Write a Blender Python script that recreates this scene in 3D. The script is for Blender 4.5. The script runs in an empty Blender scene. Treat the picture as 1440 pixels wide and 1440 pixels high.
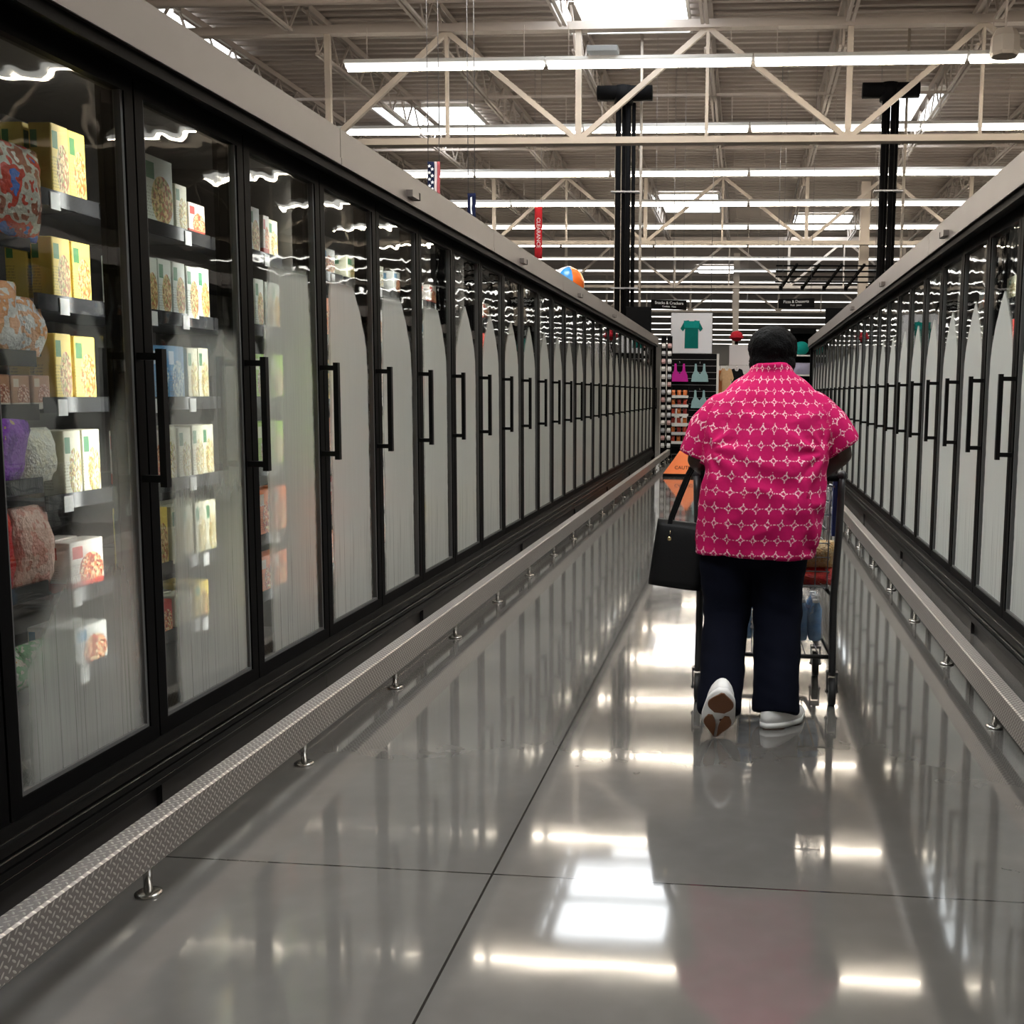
import bpy, bmesh, math, random
from mathutils import Vector, Matrix, noise
R = random.Random(7)
sc = bpy.context.scene
COL = sc.collection
PI = math.pi

# ------------------------------------------------------------------ geometry
class G:
    """collects shapes and links them as ONE mesh object"""
    def __init__(s): s.v = []; s.f = []; s.sm = []
    def add(s, vs, fs, smooth=False):
        o = len(s.v); s.v += [tuple(v) for v in vs]
        s.f += [tuple(i + o for i in f) for f in fs]; s.sm += [smooth] * len(fs); return s
    def box(s, x0, x1, y0, y1, z0, z1):
        vs = [(x, y, z) for x in (x0, x1) for y in (y0, y1) for z in (z0, z1)]
        return s.add(vs, [(0, 1, 3, 2), (4, 6, 7, 5), (0, 4, 5, 1), (2, 3, 7, 6), (0, 2, 6, 4), (1, 5, 7, 3)])
    def bbox(s, x0, x1, y0, y1, z0, z1, b=.004):
        """box with bevelled vertical and horizontal edges"""
        bm = bmesh.new(); bmesh.ops.create_cube(bm, size=1)
        for v in bm.verts: v.co = (x0 + (v.co.x + .5) * (x1 - x0), y0 + (v.co.y + .5) * (y1 - y0), z0 + (v.co.z + .5) * (z1 - z0))
        bmesh.ops.bevel(bm, geom=bm.edges[:], offset=b, segments=2, affect='EDGES', profile=.5)
        return s.bm(bm)
    def bm(s, bm, smooth=False, M=None):
        bm.verts.index_update()
        s.add([(M @ v.co if M else v.co) for v in bm.verts], [[v.index for v in f.verts] for f in bm.faces], smooth); bm.free(); return s
    def bar(s, a, b, w, h=None, up=(0, 0, 1)):
        """rectangular bar from a to b"""
        h = h or w; a = Vector(a); b = Vector(b); d = (b - a).normalized(); u = Vector(up)
        if abs(d.dot(u)) > .95: u = Vector((0, 1, 0))
        sx = d.cross(u).normalized(); uz = sx.cross(d)
        vs = [p + sx * i * w / 2 + uz * j * h / 2 for p in (a, b) for i, j in ((-1, -1), (1, -1), (1, 1), (-1, 1))]
        return s.add(vs, [(3, 2, 1, 0), (4, 5, 6, 7), (0, 1, 5, 4), (1, 2, 6, 5), (2, 3, 7, 6), (3, 0, 4, 7)])
    def tube(s, pts, r, n=8, closed=False):
        pts = [Vector(p) for p in pts]; m = len(pts); rs = r if isinstance(r, (list, tuple)) else [r] * m
        t0 = (pts[1] - pts[0]).normalized(); u = Vector((0, 0, 1)) if abs(t0.z) < .9 else Vector((1, 0, 0))
        u = (u - t0 * u.dot(t0)).normalized(); vs = []
        for i, p in enumerate(pts):
            t = (pts[(i + 1) % m] - pts[i - 1]) if closed else (pts[min(i + 1, m - 1)] - pts[max(i - 1, 0)])
            t.normalize(); u = (u - t * u.dot(t)).normalized(); w = t.cross(u)
            vs += [p + (u * math.cos(2 * PI * k / n) + w * math.sin(2 * PI * k / n)) * rs[i] for k in range(n)]
        fs = []
        for i in range(m if closed else m - 1):
            j = (i + 1) % m
            fs += [(i * n + k, i * n + (k + 1) % n, j * n + (k + 1) % n, j * n + k) for k in range(n)]
        if not closed: fs += [tuple(range(n))[::-1], tuple((m - 1) * n + k for k in range(n))]
        return s.add(vs, fs, True)
    def cyl(s, a, b, r, n=16): return s.tube([a, b], r, n)
    def ball(s, c, r, seg=16, rings=10):
        rx, ry, rz = r if isinstance(r, (tuple, list)) else (r, r, r)
        vs = [(c[0], c[1], c[2] - rz)]
        for i in range(1, rings):
            a = -PI / 2 + PI * i / rings
            vs += [(c[0] + rx * math.cos(a) * math.cos(2 * PI * k / seg), c[1] + ry * math.cos(a) * math.sin(2 * PI * k / seg), c[2] + rz * math.sin(a)) for k in range(seg)]
        vs.append((c[0], c[1], c[2] + rz)); n = len(vs) - 1; fs = []
        for k in range(seg):
            q = (k + 1) % seg; fs.append((0, 1 + q, 1 + k)); b = 1 + (rings - 2) * seg; fs.append((n, b + k, b + q))
            for i in range(rings - 2):
                o = 1 + i * seg; fs.append((o + k, o + q, o + seg + q, o + seg + k))
        return s.add(vs, fs, True)
    def loft(s, rings, smooth=True, cap=True):
        n = len(rings[0]); vs = [p for r in rings for p in r]; fs = []
        for i in range(len(rings) - 1):
            fs += [(i * n + k, i * n + (k + 1) % n, (i + 1) * n + (k + 1) % n, (i + 1) * n + k) for k in range(n)]
        if cap: fs += [tuple(range(n))[::-1], tuple((len(rings) - 1) * n + k for k in range(n))]
        return s.add(vs, fs, smooth)
    def prism(s, poly, axis, a, b):
        """polygon of (p, q) extruded along an axis: x -> (p,q)=(y,z); y -> (x,z); z -> (x,y)"""
        def mk(p, q, t): return {'x': (t, p, q), 'y': (p, t, q), 'z': (p, q, t)}[axis]
        n = len(poly); vs = [mk(p, q, a) for p, q in poly] + [mk(p, q, b) for p, q in poly]
        fs = [tuple(range(n)), tuple(range(n, 2 * n))[::-1]] + [(k, n + k, n + (k + 1) % n, (k + 1) % n) for k in range(n)]
        return s.add(vs, fs)
    def mesh(s, name, mat):
        me = bpy.data.meshes.new(name); me.from_pydata(s.v, [], s.f)
        bm = bmesh.new(); bm.from_mesh(me); bmesh.ops.recalc_face_normals(bm, faces=bm.faces[:]); bm.to_mesh(me); bm.free()
        me.polygons.foreach_set('use_smooth', s.sm)
        if mat: me.materials.append(mat)
        return me
    def build(s, name, mat, parent=None, loc=(0, 0, 0), rot=(0, 0, 0)):
        return link(name, s.mesh(name, mat), parent, loc, rot)

def link(name, me, parent=None, loc=(0, 0, 0), rot=(0, 0, 0)):
    o = bpy.data.objects.new(name, me); COL.objects.link(o); o.location = loc; o.rotation_euler = rot
    if parent: o.parent = parent
    return o
def thing(name, label, cat, loc=(0, 0, 0), rot=(0, 0, 0), group=None):
    return tag(link(name, None, None, loc, rot), label, cat, group)
def tag(o, label, cat, group=None):
    o['label'] = label; o['category'] = cat
    if group: o['group'] = group
    return o
def struct(o): o['kind'] = 'structure'; return o
def kids(o): return list(o.children)
def dup(o, loc, label=None, rot=None, parent=None, group=None):
    c = o.copy(); COL.objects.link(c)
    if parent: c.parent = parent
    if loc is not None: c.location = loc
    if rot is not None: c.rotation_euler = rot
    if label: c['label'] = label
    if group: c['group'] = group
    for ch in kids(o): dup(ch, None, parent=c)
    return c

# ------------------------------------------------------------------ materials
class E:
    """tiny expression wrapper over math nodes"""
    def __init__(s, nt, sock): s.nt = nt; s.k = sock
    def op(s, o, *a):
        n = s.nt.nodes.new('ShaderNodeMath'); n.operation = o
        for i, x in enumerate((s,) + a):
            if isinstance(x, E): s.nt.links.new(x.k, n.inputs[i])
            else: n.inputs[i].default_value = x
        return E(s.nt, n.outputs[0])
    def __add__(s, o): return s.op('ADD', o)
    def __sub__(s, o): return s.op('SUBTRACT', o)
    def __mul__(s, o): return s.op('MULTIPLY', o)
    def __truediv__(s, o): return s.op('DIVIDE', o)
    def lt(s, o): return s.op('LESS_THAN', o)
    def gt(s, o): return s.op('GREATER_THAN', o)
    def abs(s): return s.op('ABSOLUTE')
    def fr(s): return s.op('FRACT')
    def mx(s, o): return s.op('MAXIMUM', o)
    def mn(s, o): return s.op('MINIMUM', o)
    def pw(s, o): return s.op('POWER', o)
    def ss(s, a, b):
        n = s.nt.nodes.new('ShaderNodeMapRange'); n.interpolation_type = 'SMOOTHSTEP'
        s.nt.links.new(s.k, n.inputs[0])
        for i, x in ((1, a), (2, b)):
            if isinstance(x, E): s.nt.links.new(x.k, n.inputs[i])
            else: n.inputs[i].default_value = x
        return E(s.nt, n.outputs[0])

class M:
    def __init__(s, name, col=(.5, .5, .5), rough=.5, metal=0., spec=.5, **kw):
        s.m = bpy.data.materials.new(name); s.m.use_nodes = True; s.nt = s.m.node_tree; s.n = s.nt.nodes
        s.b = s.n['Principled BSDF']; s.out = s.n['Material Output']
        s.set(Base_Color=(*col, 1), Roughness=rough, Metallic=metal, Specular_IOR_Level=spec, **kw)
    def set(s, **kw):
        for k, v in kw.items(): s.inp(s.b, k.replace('_', ' '), v)
        return s
    def inp(s, node, k, v):
        i = node.inputs[k]
        if isinstance(v, E): s.nt.links.new(v.k, i)
        elif isinstance(v, bpy.types.NodeSocket): s.nt.links.new(v, i)
        else: i.default_value = v
    def node(s, t, **kw):
        n = s.n.new('ShaderNode' + t)
        for k, v in kw.items():
            if k in n.inputs: s.inp(n, k, v)
            elif k.replace('_', ' ') in n.inputs: s.inp(n, k.replace('_', ' '), v)
            else: setattr(n, k, v)
        return n
    def coord(s, out='Object'):
        if not hasattr(s, '_tc'): s._tc = s.n.new('ShaderNodeTexCoord')
        return s._tc.outputs[out]
    def xyz(s, out='Object', sock=None):
        n = s.node('SeparateXYZ', Vector=sock or s.coord(out)); return [E(s.nt, o) for o in n.outputs]
    def vec(s, x, y, z=0.):
        n = s.n.new('ShaderNodeCombineXYZ')
        for i, v in enumerate((x, y, z)): s.inp(n, i, v)
        return n.outputs[0]
    def noise(s, scale, vec=None, detail=3., rough=.5):
        n = s.node('TexNoise', Scale=scale, Detail=detail, Roughness=rough, Vector=vec or s.coord()); return E(s.nt, n.outputs[0])
    def mix(s, fac, a, b):
        n = s.n.new('ShaderNodeMix'); n.data_type = 'RGBA'
        s.inp(n, 0, fac)
        for i, c in ((6, a), (7, b)): s.inp(n, i, (*c, 1) if isinstance(c, tuple) else c)
        return n.outputs[2]
    def ramp(s, fac, stops, const=False):
        n = s.n.new('ShaderNodeValToRGB'); s.inp(n, 0, fac); cr = n.color_ramp
        if const: cr.interpolation = 'CONSTANT'
        while len(cr.elements) < len(stops): cr.elements.new(.5)
        for e, (p, c) in zip(cr.elements, stops): e.position = p; e.color = (*c, 1)
        return n.outputs[0]
    def bump(s, h, strength=.3, dist=.01):
        n = s.node('Bump', Strength=strength, Distance=dist, Height=h); s.nt.links.new(n.outputs[0], s.b.inputs['Normal']); return n
    def surf(s, sh): s.nt.links.new(sh, s.out.inputs[0]); return s
def mat(*a, **k): return M(*a, **k).m
def emit(name, col, st):
    m = M(name, (0, 0, 0)); m.set(Emission_Color=(*col, 1), Emission_Strength=st); return m.m

BLACK = mat('black_aluminium', (.003, .003, .0033), .5, spec=.05)
BLACKP = mat('black_plastic', (.004, .004, .0045), .55, spec=.06)
DARK = mat('dark_liner', (.10, .10, .10), .6)
LINER = mat('freezer_liner', (.05, .045, .04), .5)
KICK = mat('kick_plate_metal', (.022, .02, .02), .42, spec=.3)
STEEL = mat('brushed_steel', (.55, .53, .5), .25, 1.)
WHITE = mat('white_paint', (.72, .71, .68), .5)
CREAM = mat('cream_painted_steel', (.42, .37, .32), .55)
STRUCT = mat('painted_roof_steel', (.42, .37, .335), .55)
PIPE = mat('black_insulation', (.002, .002, .0025), .7, spec=.08)
RUBBER = mat('black_rubber', (.015, .015, .015), .6)
CHROME = mat('chrome', (.7, .7, .7), .12, 1.)
WIRE = mat('grey_wire', (.25, .25, .26), .35, .8)

def fascia_mat():
    m = M('taupe_fascia_metal', (.33, .285, .255), .42)
    m.set(Base_Color=m.mix(m.noise(3., detail=4.), (.175, .15, .137), (.225, .195, .178))); return m.m
FASCIA = fascia_mat()
def sillmat():
    m = M('ribbed_black_sill', (.004, .004, .004), .4, spec=.18); return m.m
SILL = sillmat()

def floor_mat():
    m = M('polished_concrete', (.2, .2, .19), .1)
    x, y, z = m.xyz()
    n1 = m.noise(.7, detail=3., rough=.5); n2 = m.noise(14., detail=1.); n3 = m.noise(5., detail=1., rough=.4)
    base = m.mix(n1.ss(.3, .7), (.098, .093, .086), (.124, .118, .108))
    base = m.mix((n3.ss(.3, .8)) * .2, base, (.155, .15, .142))
    base = m.mix(n2.ss(.3, .9) * .08, base, (.22, .212, .20))
    joint = ((x + .70).abs().lt(.0035)).mx(((y - 2.83 + (x * .004)).abs()).lt(.0032)).mx((y - 12.).abs().lt(.004))
    wob = m.noise(60., detail=2.)
    chip = ((x - .95).abs().lt(.16)) * (((y - 2.98) + (x - .95) * .35).abs().lt(.004)) * wob.gt(.5)
    base = m.mix(joint.mx(chip), base, (.02, .018, .016))
    m.set(Base_Color=base, Roughness=m.noise(.6, detail=0.) * .01 + .065, Specular_IOR_Level=.5, IOR=1.7)
    m.set(Coat_Weight=.3, Coat_Roughness=.03)
    m.bump(m.noise(2.2, m.vec(x * .8, y, z), 2.),   .08, .012)
    return m.m

def plate_mat():
    m = M('diamond_tread_plate', (.5, .47, .45), .45, 1.)
    uv = m.xyz('UV'); p = .0175
    a = (uv[0] + uv[1]) / p * .7071; b = (uv[0] - uv[1]) / p * .7071
    fa = a.op('FLOOR'); fb = b.op('FLOOR')
    par = ((fa + fb) * .5).fr().gt(.25)          # alternate lozenge direction
    la = a.fr() - .5; lb = b.fr() - .5
    inv = par * -1. + 1.
    p1 = la * par + lb * inv; q1 = lb * par + la * inv
    d = (p1 * 2.05).pw(2.) + (q1 * 6.).pw(2.)
    h = (d * -1. + 1.).mx(0.).pw(.5)
    m.set(Base_Color=m.mix(h.ss(0., .4), (.34, .315, .305), (.72, .70, .67)), Roughness=h * -.15 + .5)
    m.bump(h, .35, .003); return m.m

def glass_mat(name, dens, l0, l1, t0, r0, r1, t1, pw=1.6, soft=.03, streak=.25, tmax=3., low=0.):
    """clear glass with a bank of condensation; s runs from the hinge stile to the handle stile"""
    m = M(name); x, y, z = m.xyz(); s = y / W
    wob = (m.noise(9., m.vec(y * 1.5, z * 1.2, 0.), 3.) - .5) * .04
    sl = ((z - t0).mx(0.).pw(pw)) * l1 + l0
    sr = ((z - t1).mx(0.).pw(pw)) * -r1 + r0
    mask = (s + wob - sl).ss(0., soft) * ((sr - s + wob).ss(0., soft * 1.2)) * ((z * -1. + tmax).ss(0., .08))
    st = m.noise(7., m.vec(y * 14., z * .35, 0.), 4., .6)
    drip = m.noise(8., m.vec(y * 22., z * .12, 3.), 2.).ss(.60, .68) * (z * -1. + .95).ss(0., .35)
    d = (mask * (st * streak + (dens - streak * .5))) * (drip * -.55 + 1.)
    if low: d = d * ((z * -1. + 1.25).ss(0., .9) * (1. - low) + low)
    geo = m.node('NewGeometry')
    wav = m.node('Bump', Strength=.06, Distance=.02, Height=m.noise(2.2, m.vec(x, y * 1.4, z * 2.5), 2.))
    bf = E(m.nt, geo.outputs['Backfacing'])
    fr = m.node('Fresnel', IOR=bf * (1 / 1.6 - 1.6) + 1.6, Normal=wav.outputs[0])
    gl = m.node('BsdfGlossy', Roughness=.015, Color=(.92, .93, .92, 1), Normal=wav.outputs[0])
    tr = m.node('BsdfTransparent', Color=(.93, .95, .94, 1))
    a = m.node('MixShader'); m.inp(a, 0, fr.outputs[0]); m.inp(a, 1, tr.outputs[0]); m.inp(a, 2, gl.outputs[0])
    df = m.node('BsdfDiffuse', Color=(.72, .735, .70, 1)); tl = m.node('BsdfTranslucent', Color=(.72, .735, .70, 1))
    f = m.node('MixShader'); m.inp(f, 0, .45); m.inp(f, 1, df.outputs[0]); m.inp(f, 2, tl.outputs[0])
    o = m.node('MixShader'); m.inp(o, 0, d); m.inp(o, 1, a.outputs[0]); m.inp(o, 2, f.outputs[0])
    m.surf(o.outputs[0]); return m.m

def carton_mat(name, base, logo, food, band=None, side=None, lx=.08, text=(.12, .1, .06)):
    """printed carton: logo square, dish photo, text lines"""
    m = M(name, base, .42); g = m.xyz('Generated'); nrm = m.node('NewGeometry').outputs['Normal']
    nx = m.xyz(sock=nrm)[0].abs().gt(.5); inv = nx * -1. + 1.
    u = g[1] * nx + g[0] * inv; v = g[2]
    vor = m.node('TexVoronoi', Scale=21., Vector=m.coord('Generated'))
    col = m.ramp(E(m.nt, vor.outputs['Color']), [(i / len(food), c) for i, c in enumerate(food)], True)
    dish = (((u - .62) / .36).pw(2.) + ((v - .38) / .36).pw(2.)).lt(1.) * nx
    txt = m.noise(90., m.vec(u * .6, (v * 22.).op('FLOOR'), 0.), 0.).gt(.52) * ((v * 22.).fr().gt(.45)) * (u.lt(.45)) * v.lt(.55) * v.gt(.12)
    lg = u.gt(lx) * u.lt(lx + .3) * v.gt(.66) * v.lt(.9)
    c = m.mix(dish, base, col)
    if band: c = m.mix(v.lt(.2), c, band)
    c = m.mix(txt * .8, c, text); c = m.mix(lg, c, logo)
    m.set(Base_Color=c); return m.m
def bag_mat(name, cols, scale=5., rough=.22, alpha=1.):
    m = M(name, cols[0], rough); n = m.noise(scale, m.coord('Generated'), 2.)
    k = len(cols)
    m.set(Base_Color=m.ramp(n, [(.30 + .4 * i / max(1, k - 1), c) for i, c in enumerate(cols)], k > 2), Alpha=alpha)
    m.bump(m.noise(14., m.coord('Generated'), 4.), .6, .02); return m.m
def cloth_mat(name, c, k=.25):
    m = M(name, c, .9, spec=.12); m.set(Base_Color=m.mix(m.noise(20., detail=4.), tuple(x * (1 - k) for x in c), c)); m.bump(m.noise(300.), .15, .002); return m.m

# ------------------------------------------------------------------ layout (metres; camera stands at x=0 y=0)
W = .7085; XL = -1.9; XR = 1.36; Y0L = 1.769; Y0R = 4.7715; NL = 7; NR = 6; CL = 4 * W
DECK = 8.9

# ---- camera
F, PPX, PPY, ROLL = 1465., 922., 720., .0125
cam = bpy.data.objects.new('camera', bpy.data.cameras.new('camera')); COL.objects.link(cam); sc.camera = cam
u, v = 126., -165.; c_, s_ = math.cos(ROLL), math.sin(ROLL); ul = u * c_ + v * s_; vl = -u * s_ + v * c_
pt = math.atan(-vl / F); yw = math.atan(ul / (F / math.cos(pt)))
fw = Vector((-math.sin(yw) * math.cos(pt), math.cos(yw) * math.cos(pt), -math.sin(pt)))
rt = Vector((math.cos(yw), math.sin(yw), 0)); up = rt.cross(fw)
ri = rt * c_ + up * s_; ui = up * c_ - rt * s_       # image axes (roll)
mt = Matrix((ri, ui, -fw)).transposed().to_4x4(); mt.translation = (0, 0, 1.39); cam.matrix_world = mt
cam.data.sensor_width = 36; cam.data.lens = F / 1440 * 36; cam.data.shift_x = (720 - PPX) / 1440; cam.data.shift_y = (PPY - 720) / 1440
cam.data.clip_end = 300

# ------------------------------------------------------------------ shell
g = G(); g.add([(-26, -14, 0), (26, -14, 0), (26, 125, 0), (-26, 125, 0)], [(0, 1, 2, 3)])
struct(g.build('floor', floor_mat()))
g = G(); p = .34; y = -14.; vs = []
while y < 125:
    for dy, dz in ((0, 0), (.12, 0), (.15, .07), (.31, .07)): vs.append((y + dy, DECK + dz))
    y += p
g.add([(x, yy, zz) for yy, zz in vs for x in (-26, 26)], [(2 * i, 2 * i + 1, 2 * i + 3, 2 * i + 2) for i in range(len(vs) - 1)])
dm = M('corrugated_roof_deck', (.40, .36, .325), .6); dm.set(Base_Color=dm.mix(dm.noise(.5, detail=4.), (.36, .315, .285), (.46, .41, .37)))
struct(g.build('ceiling', dm.m))
wm = M('painted_block_wall', (.55, .52, .47), .7); wm.bump(wm.noise(4.), .1)
wm = wm.m
struct(G().box(-26, 26, 124.7, 125, 0, DECK).build('wall_back', wm))
struct(G().box(-26, 26, -14.3, -14, 0, DECK).build('wall_front', wm))
struct(G().box(-26.3, -26, -14, 125, 0, DECK).build('wall_left', wm))
struct(G().box(26, 26.3, -14, 125, 0, DECK).build('wall_right', wm))

# ---- skylights
SKY = emit('skylight_daylight', (.93, .97, 1.), 4.)
SKY_FILL = emit('added_fill_skylight', (.95, .98, 1.), 10.)  # stronger glow for the unseen skylights added as fill light
def skylight(x0, x1, y0, y1, label):
    t = thing('skylight', label, 'skylight', ((x0 + x1) / 2, (y0 + y1) / 2, DECK - .05), group='roof skylights')
    a, b = (x1 - x0) / 2, (y1 - y0) / 2
    G().box(-a, a, -b, b, .0, .012).build('diffuser', SKY_FILL if y1 < 14 else SKY, t)
    fr = G()
    for q in ((-a - .06, a + .06, -b - .06, -b), (-a - .06, a + .06, b, b + .06), (-a - .06, -a, -b, b), (a, a + .06, -b, b)): fr.box(*q, -.06, .03)
    fr.build('curb', WHITE, t)
for q in ((-3.75, -1.3, 18.4, 22.4, 'large bright skylight in the roof at the top centre of the photo'),
          (3.5, 4.75, 26.8, 30.6, 'skylight behind the right-hand pair of black roof pipes'),
          (1.9, 4.3, 44.6, 48.4, 'distant skylight low in the roof between the two pipe groups'),
          (-10.0, -7.4, 27.8, 30.6, 'skylight in the roof above the middle of the left freezer fascia'),
          (-12.6, -11.4, 20.6, 23.6, 'skylight at the far left, just above the freezer fascia'),
          (-3.7, -1.2, 40., 43.8, 'skylight in the roof left of the black riser pipes, beyond the far truss'),
          (-4.0, -1.2, 7.6, 11.6, 'unseen fill skylight added over the near part of the aisle, above the top of the photo'),  # this and the next three are added out of view to brighten the aisle
          (-4.0, -1.2, -4., 0., 'unseen fill skylight added behind the camera'), (3., 5.6, 2., 6., 'unseen fill skylight added above the right freezers near the camera'), (-10.2, -7.6, 4., 8., 'unseen fill skylight added above the left freezers near the camera'),
          (-3.0, -.6, 62., 66., 'most distant skylight, a thin white patch above the clothing poster')):
    skylight(*q)

# ---- strip lights
TUBE = emit('warm_white_tube', (1., .86, .68), 30.)
LENS = emit('acrylic_lens', (1., .96, .89), .9)
TUBEF = emit('white_tube', (1., .95, .88), 2.5)
def fixture(L):
    h = G().prism([(-.14, .06), (-.09, .13), (.09, .13), (.14, .06)], 'x', 0, L - .02)
    me_h = h.mesh('housing', WHITE)
    ln = G().prism([(.105 * math.cos(a), .06 - .08 * abs(math.sin(a))) for a in [PI * k / 8 for k in range(9)]], 'x', .02, L - .04)
    tb = G().tube([(.04, 0, -.035), (L - .06, 0, -.035)], .022, 8)
    c = G()
    for q in (.4, L - .4): c.box(q - .02, q + .02, -.012, .012, .10, .13); c.bar((q, 0, .13), (q, 0, .70), .012)
    return me_h, ln.mesh('lens', LENS), tb.mesh('lamp_tube', TUBE), c.mesh('hanger', STRUCT)
FX = 3.66; mh, ml, mt_, mc = fixture(FX)
LZ = 7.14
rows = [1.4, 5.8, 10.2, 14.6, 19.0, 23.6, 28.2, 32.6, 37.0, 41.4]
rn = ['first row overhead', 'second row overhead', 'third row overhead', 'fourth row overhead, just out of the top', 'nearest lit row across the top of the photo', 'second lit row, just above the truss bottom chord', 'third lit row from the top of the photo', 'fourth lit row from the top of the photo', 'fifth lit row from the top of the photo', 'sixth lit row from the top of the photo']
for i, y in enumerate(rows):
    x0 = -7.3 if i == 4 else -11.0
    for k in range(5 if i < 4 else 6):
        t = thing('strip_light', 'white linear strip light hung in the ' + rn[i], 'light', (x0 + FX * k, y, LZ), group='strip lights, ' + rn[i])
        for nm, me in (('housing', mh), ('lens', ml), ('lamp_tube', mt_), ('hanger', mc)): link(nm, me, t)
y = 45.8; k = 0
nth = ['seventh', 'eighth', 'ninth', 'tenth', 'eleventh', 'twelfth', 'thirteenth', 'fourteenth', 'fifteenth', 'sixteenth', 'seventeenth', 'eighteenth']
hl = G().box(-20, 20, -.10, .10, .05, .12).mesh('housing', WHITE); tl = G().box(-20, 20, -.07, .07, -.0, .05).mesh('lamp_tube', TUBEF)
hgm = G()
for q in range(-18, 19, 6): hgm.box(q - .01, q + .01, -.01, .01, .1, DECK - LZ + .02)
hgm = hgm.mesh('hanger', STRUCT)
while k < 12:
    t = thing('strip_light', 'distant continuous strip light, %s lit row counted from the top of the photo' % nth[k], 'light', (0, y, LZ), group='distant strip light rows')
    link('housing', hl, t); link('lamp_tube', tl, t); link('hanger', hgm, t); y += 4.4 + k * .5; k += 1

# ---- trusses and joists
def truss(y, label, zb=6.22, zt=8.25, xs=(-18.7, -13.5, -8.27, -3.32, 1.82, 6.9, 12.0, 17.2)):
    t = thing('roof_truss', label, 'roof truss', (0, y, 0), group='roof trusses')
    G().box(-24, 24, -.11, .11, zb - .07, zb + .05).build('bottom_chord', CREAM, t)
    G().box(-24, 24, -.11, .11, zt, zt + .15).build('top_chord', STRUCT, t)
    for i, x in enumerate(xs):
        G().box(x - .055, x + .055, -.05, .05, zb + .05, zt).build('vertical', CREAM, t)
        if i < len(xs) - 1:
            xm = (x + xs[i + 1]) / 2 - .1
            G().bar((x + .06, 0, zb + .05), (xm - .03, 0, zt), .09, .10).build('diagonal', CREAM, t)
            G().bar((xs[i + 1] - .06, 0, zb + .05), (xm + .03, 0, zt), .09, .10).build('diagonal', CREAM, t)
            G().box(xm - .03, xm + .03, -.04, .04, zb + .05, zt).build('post', CREAM, t)
truss(20.6, 'nearest cream steel roof truss, spanning the top of the photo')
truss(34.2, 'second steel roof truss, seen under the nearest one')
truss(48.0, 'third steel roof truss, behind the black hanging grid')
truss(62., 'farthest steel roof truss, low above the clothing department')
JM = {}
def joist(x, y0, y1, label):
    L = y1 - y0
    if L not in JM:
        tc = G().box(-.09, .09, 0, L, .72, .78); tc.box(-.09, -.07, 0, L, .66, .72); tc.box(.07, .09, 0, L, .66, .72)
        bc = G().box(-.075, -.02, .6, L - .6, 0, .05); bc.box(.02, .075, .6, L - .6, 0, .05)
        w = G(); n = int((L - 1.2) / 1.1); d = (L - 1.2) / n
        for i in range(n):
            a = .6 + i * d
            w.bar((0, a, .04), (0, a + d / 2, .72), .035); w.bar((0, a + d / 2, .72), (0, a + d, .04), .035)
        w.bar((0, .08, .7), (0, .6, .04), .045); w.bar((0, L - .08, .7), (0, L - .6, .04), .045)
        JM[L] = (tc.mesh('top_chord', STRUCT), bc.mesh('bottom_chord', STRUCT), w.mesh('web', STRUCT))
    t = thing('roof_joist', label, 'roof joist', (x, y0, 8.1), group=label)
    for nm, me in zip(('top_chord', 'bottom_chord', 'web'), JM[L]): link(nm, me, t)
JX = [-.88 + 2.62 * k for k in range(-5, 5)]
for x in JX: joist(x, 7.2, 20.5, 'open-web roof joist running back to the nearest truss')
for x in JX: joist(x, 20.7, 34.1, 'open-web roof joist between the nearest and the second truss')
for x in JX: joist(x, 34.3, 47.9, 'open-web roof joist between the second and the third truss')
g = G()
tag(G().tube([(-16, 18.75, 8.22), (16, 18.75, 8.22)], .075, 10).build('sprinkler_pipe', STRUCT), 'long sprinkler main crossing under the joists at the top edge', 'pipe')
t = thing('sprinkler_pipe', 'sprinkler pipe crossing behind the nearest truss', 'pipe', (0, 25.9, 7.75)); G().tube([(-16, 0, 0), (16, 0, 0)], .05, 10).build('pipe', STRUCT, t)
for q in range(-14, 15, 4): G().box(q - .008, q + .008, -.008, .008, .04, 1.2).build('hanger_rod', STRUCT, t)
# bridging rods across the joists
for yy, lb in ((11.6, 'before the nearest lit row'), (15.4, 'just above the nearest lit row'), (24.5, 'behind the nearest truss'), (29.6, 'well behind the nearest truss')):
    tag(G().box(-16, 16, yy - .025, yy + .025, 8.09, 8.15).build('bridging_bar', STRUCT), 'thin cross bar tying the joist bottoms together ' + lb, 'bar')
def column(x, y, w, label):
    t = thing('steel_column', label, 'column', (x, y, 0), group='steel columns')
    G().box(-w / 2, w / 2, -w / 2, w / 2, .02, 8.22).build('shaft', CREAM, t); G().box(-w * .9, w * .9, -w * .9, w * .9, 0, .02).build('base_plate', CREAM, t)
column(-3.36, 27.4, .2, 'pale steel column beside the left black pipes')
column(3.72, 34.9, .3, 'pale steel column left of the right black pipes')
column(-.55, 52., .3, 'thin distant column above the clothing poster')
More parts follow.
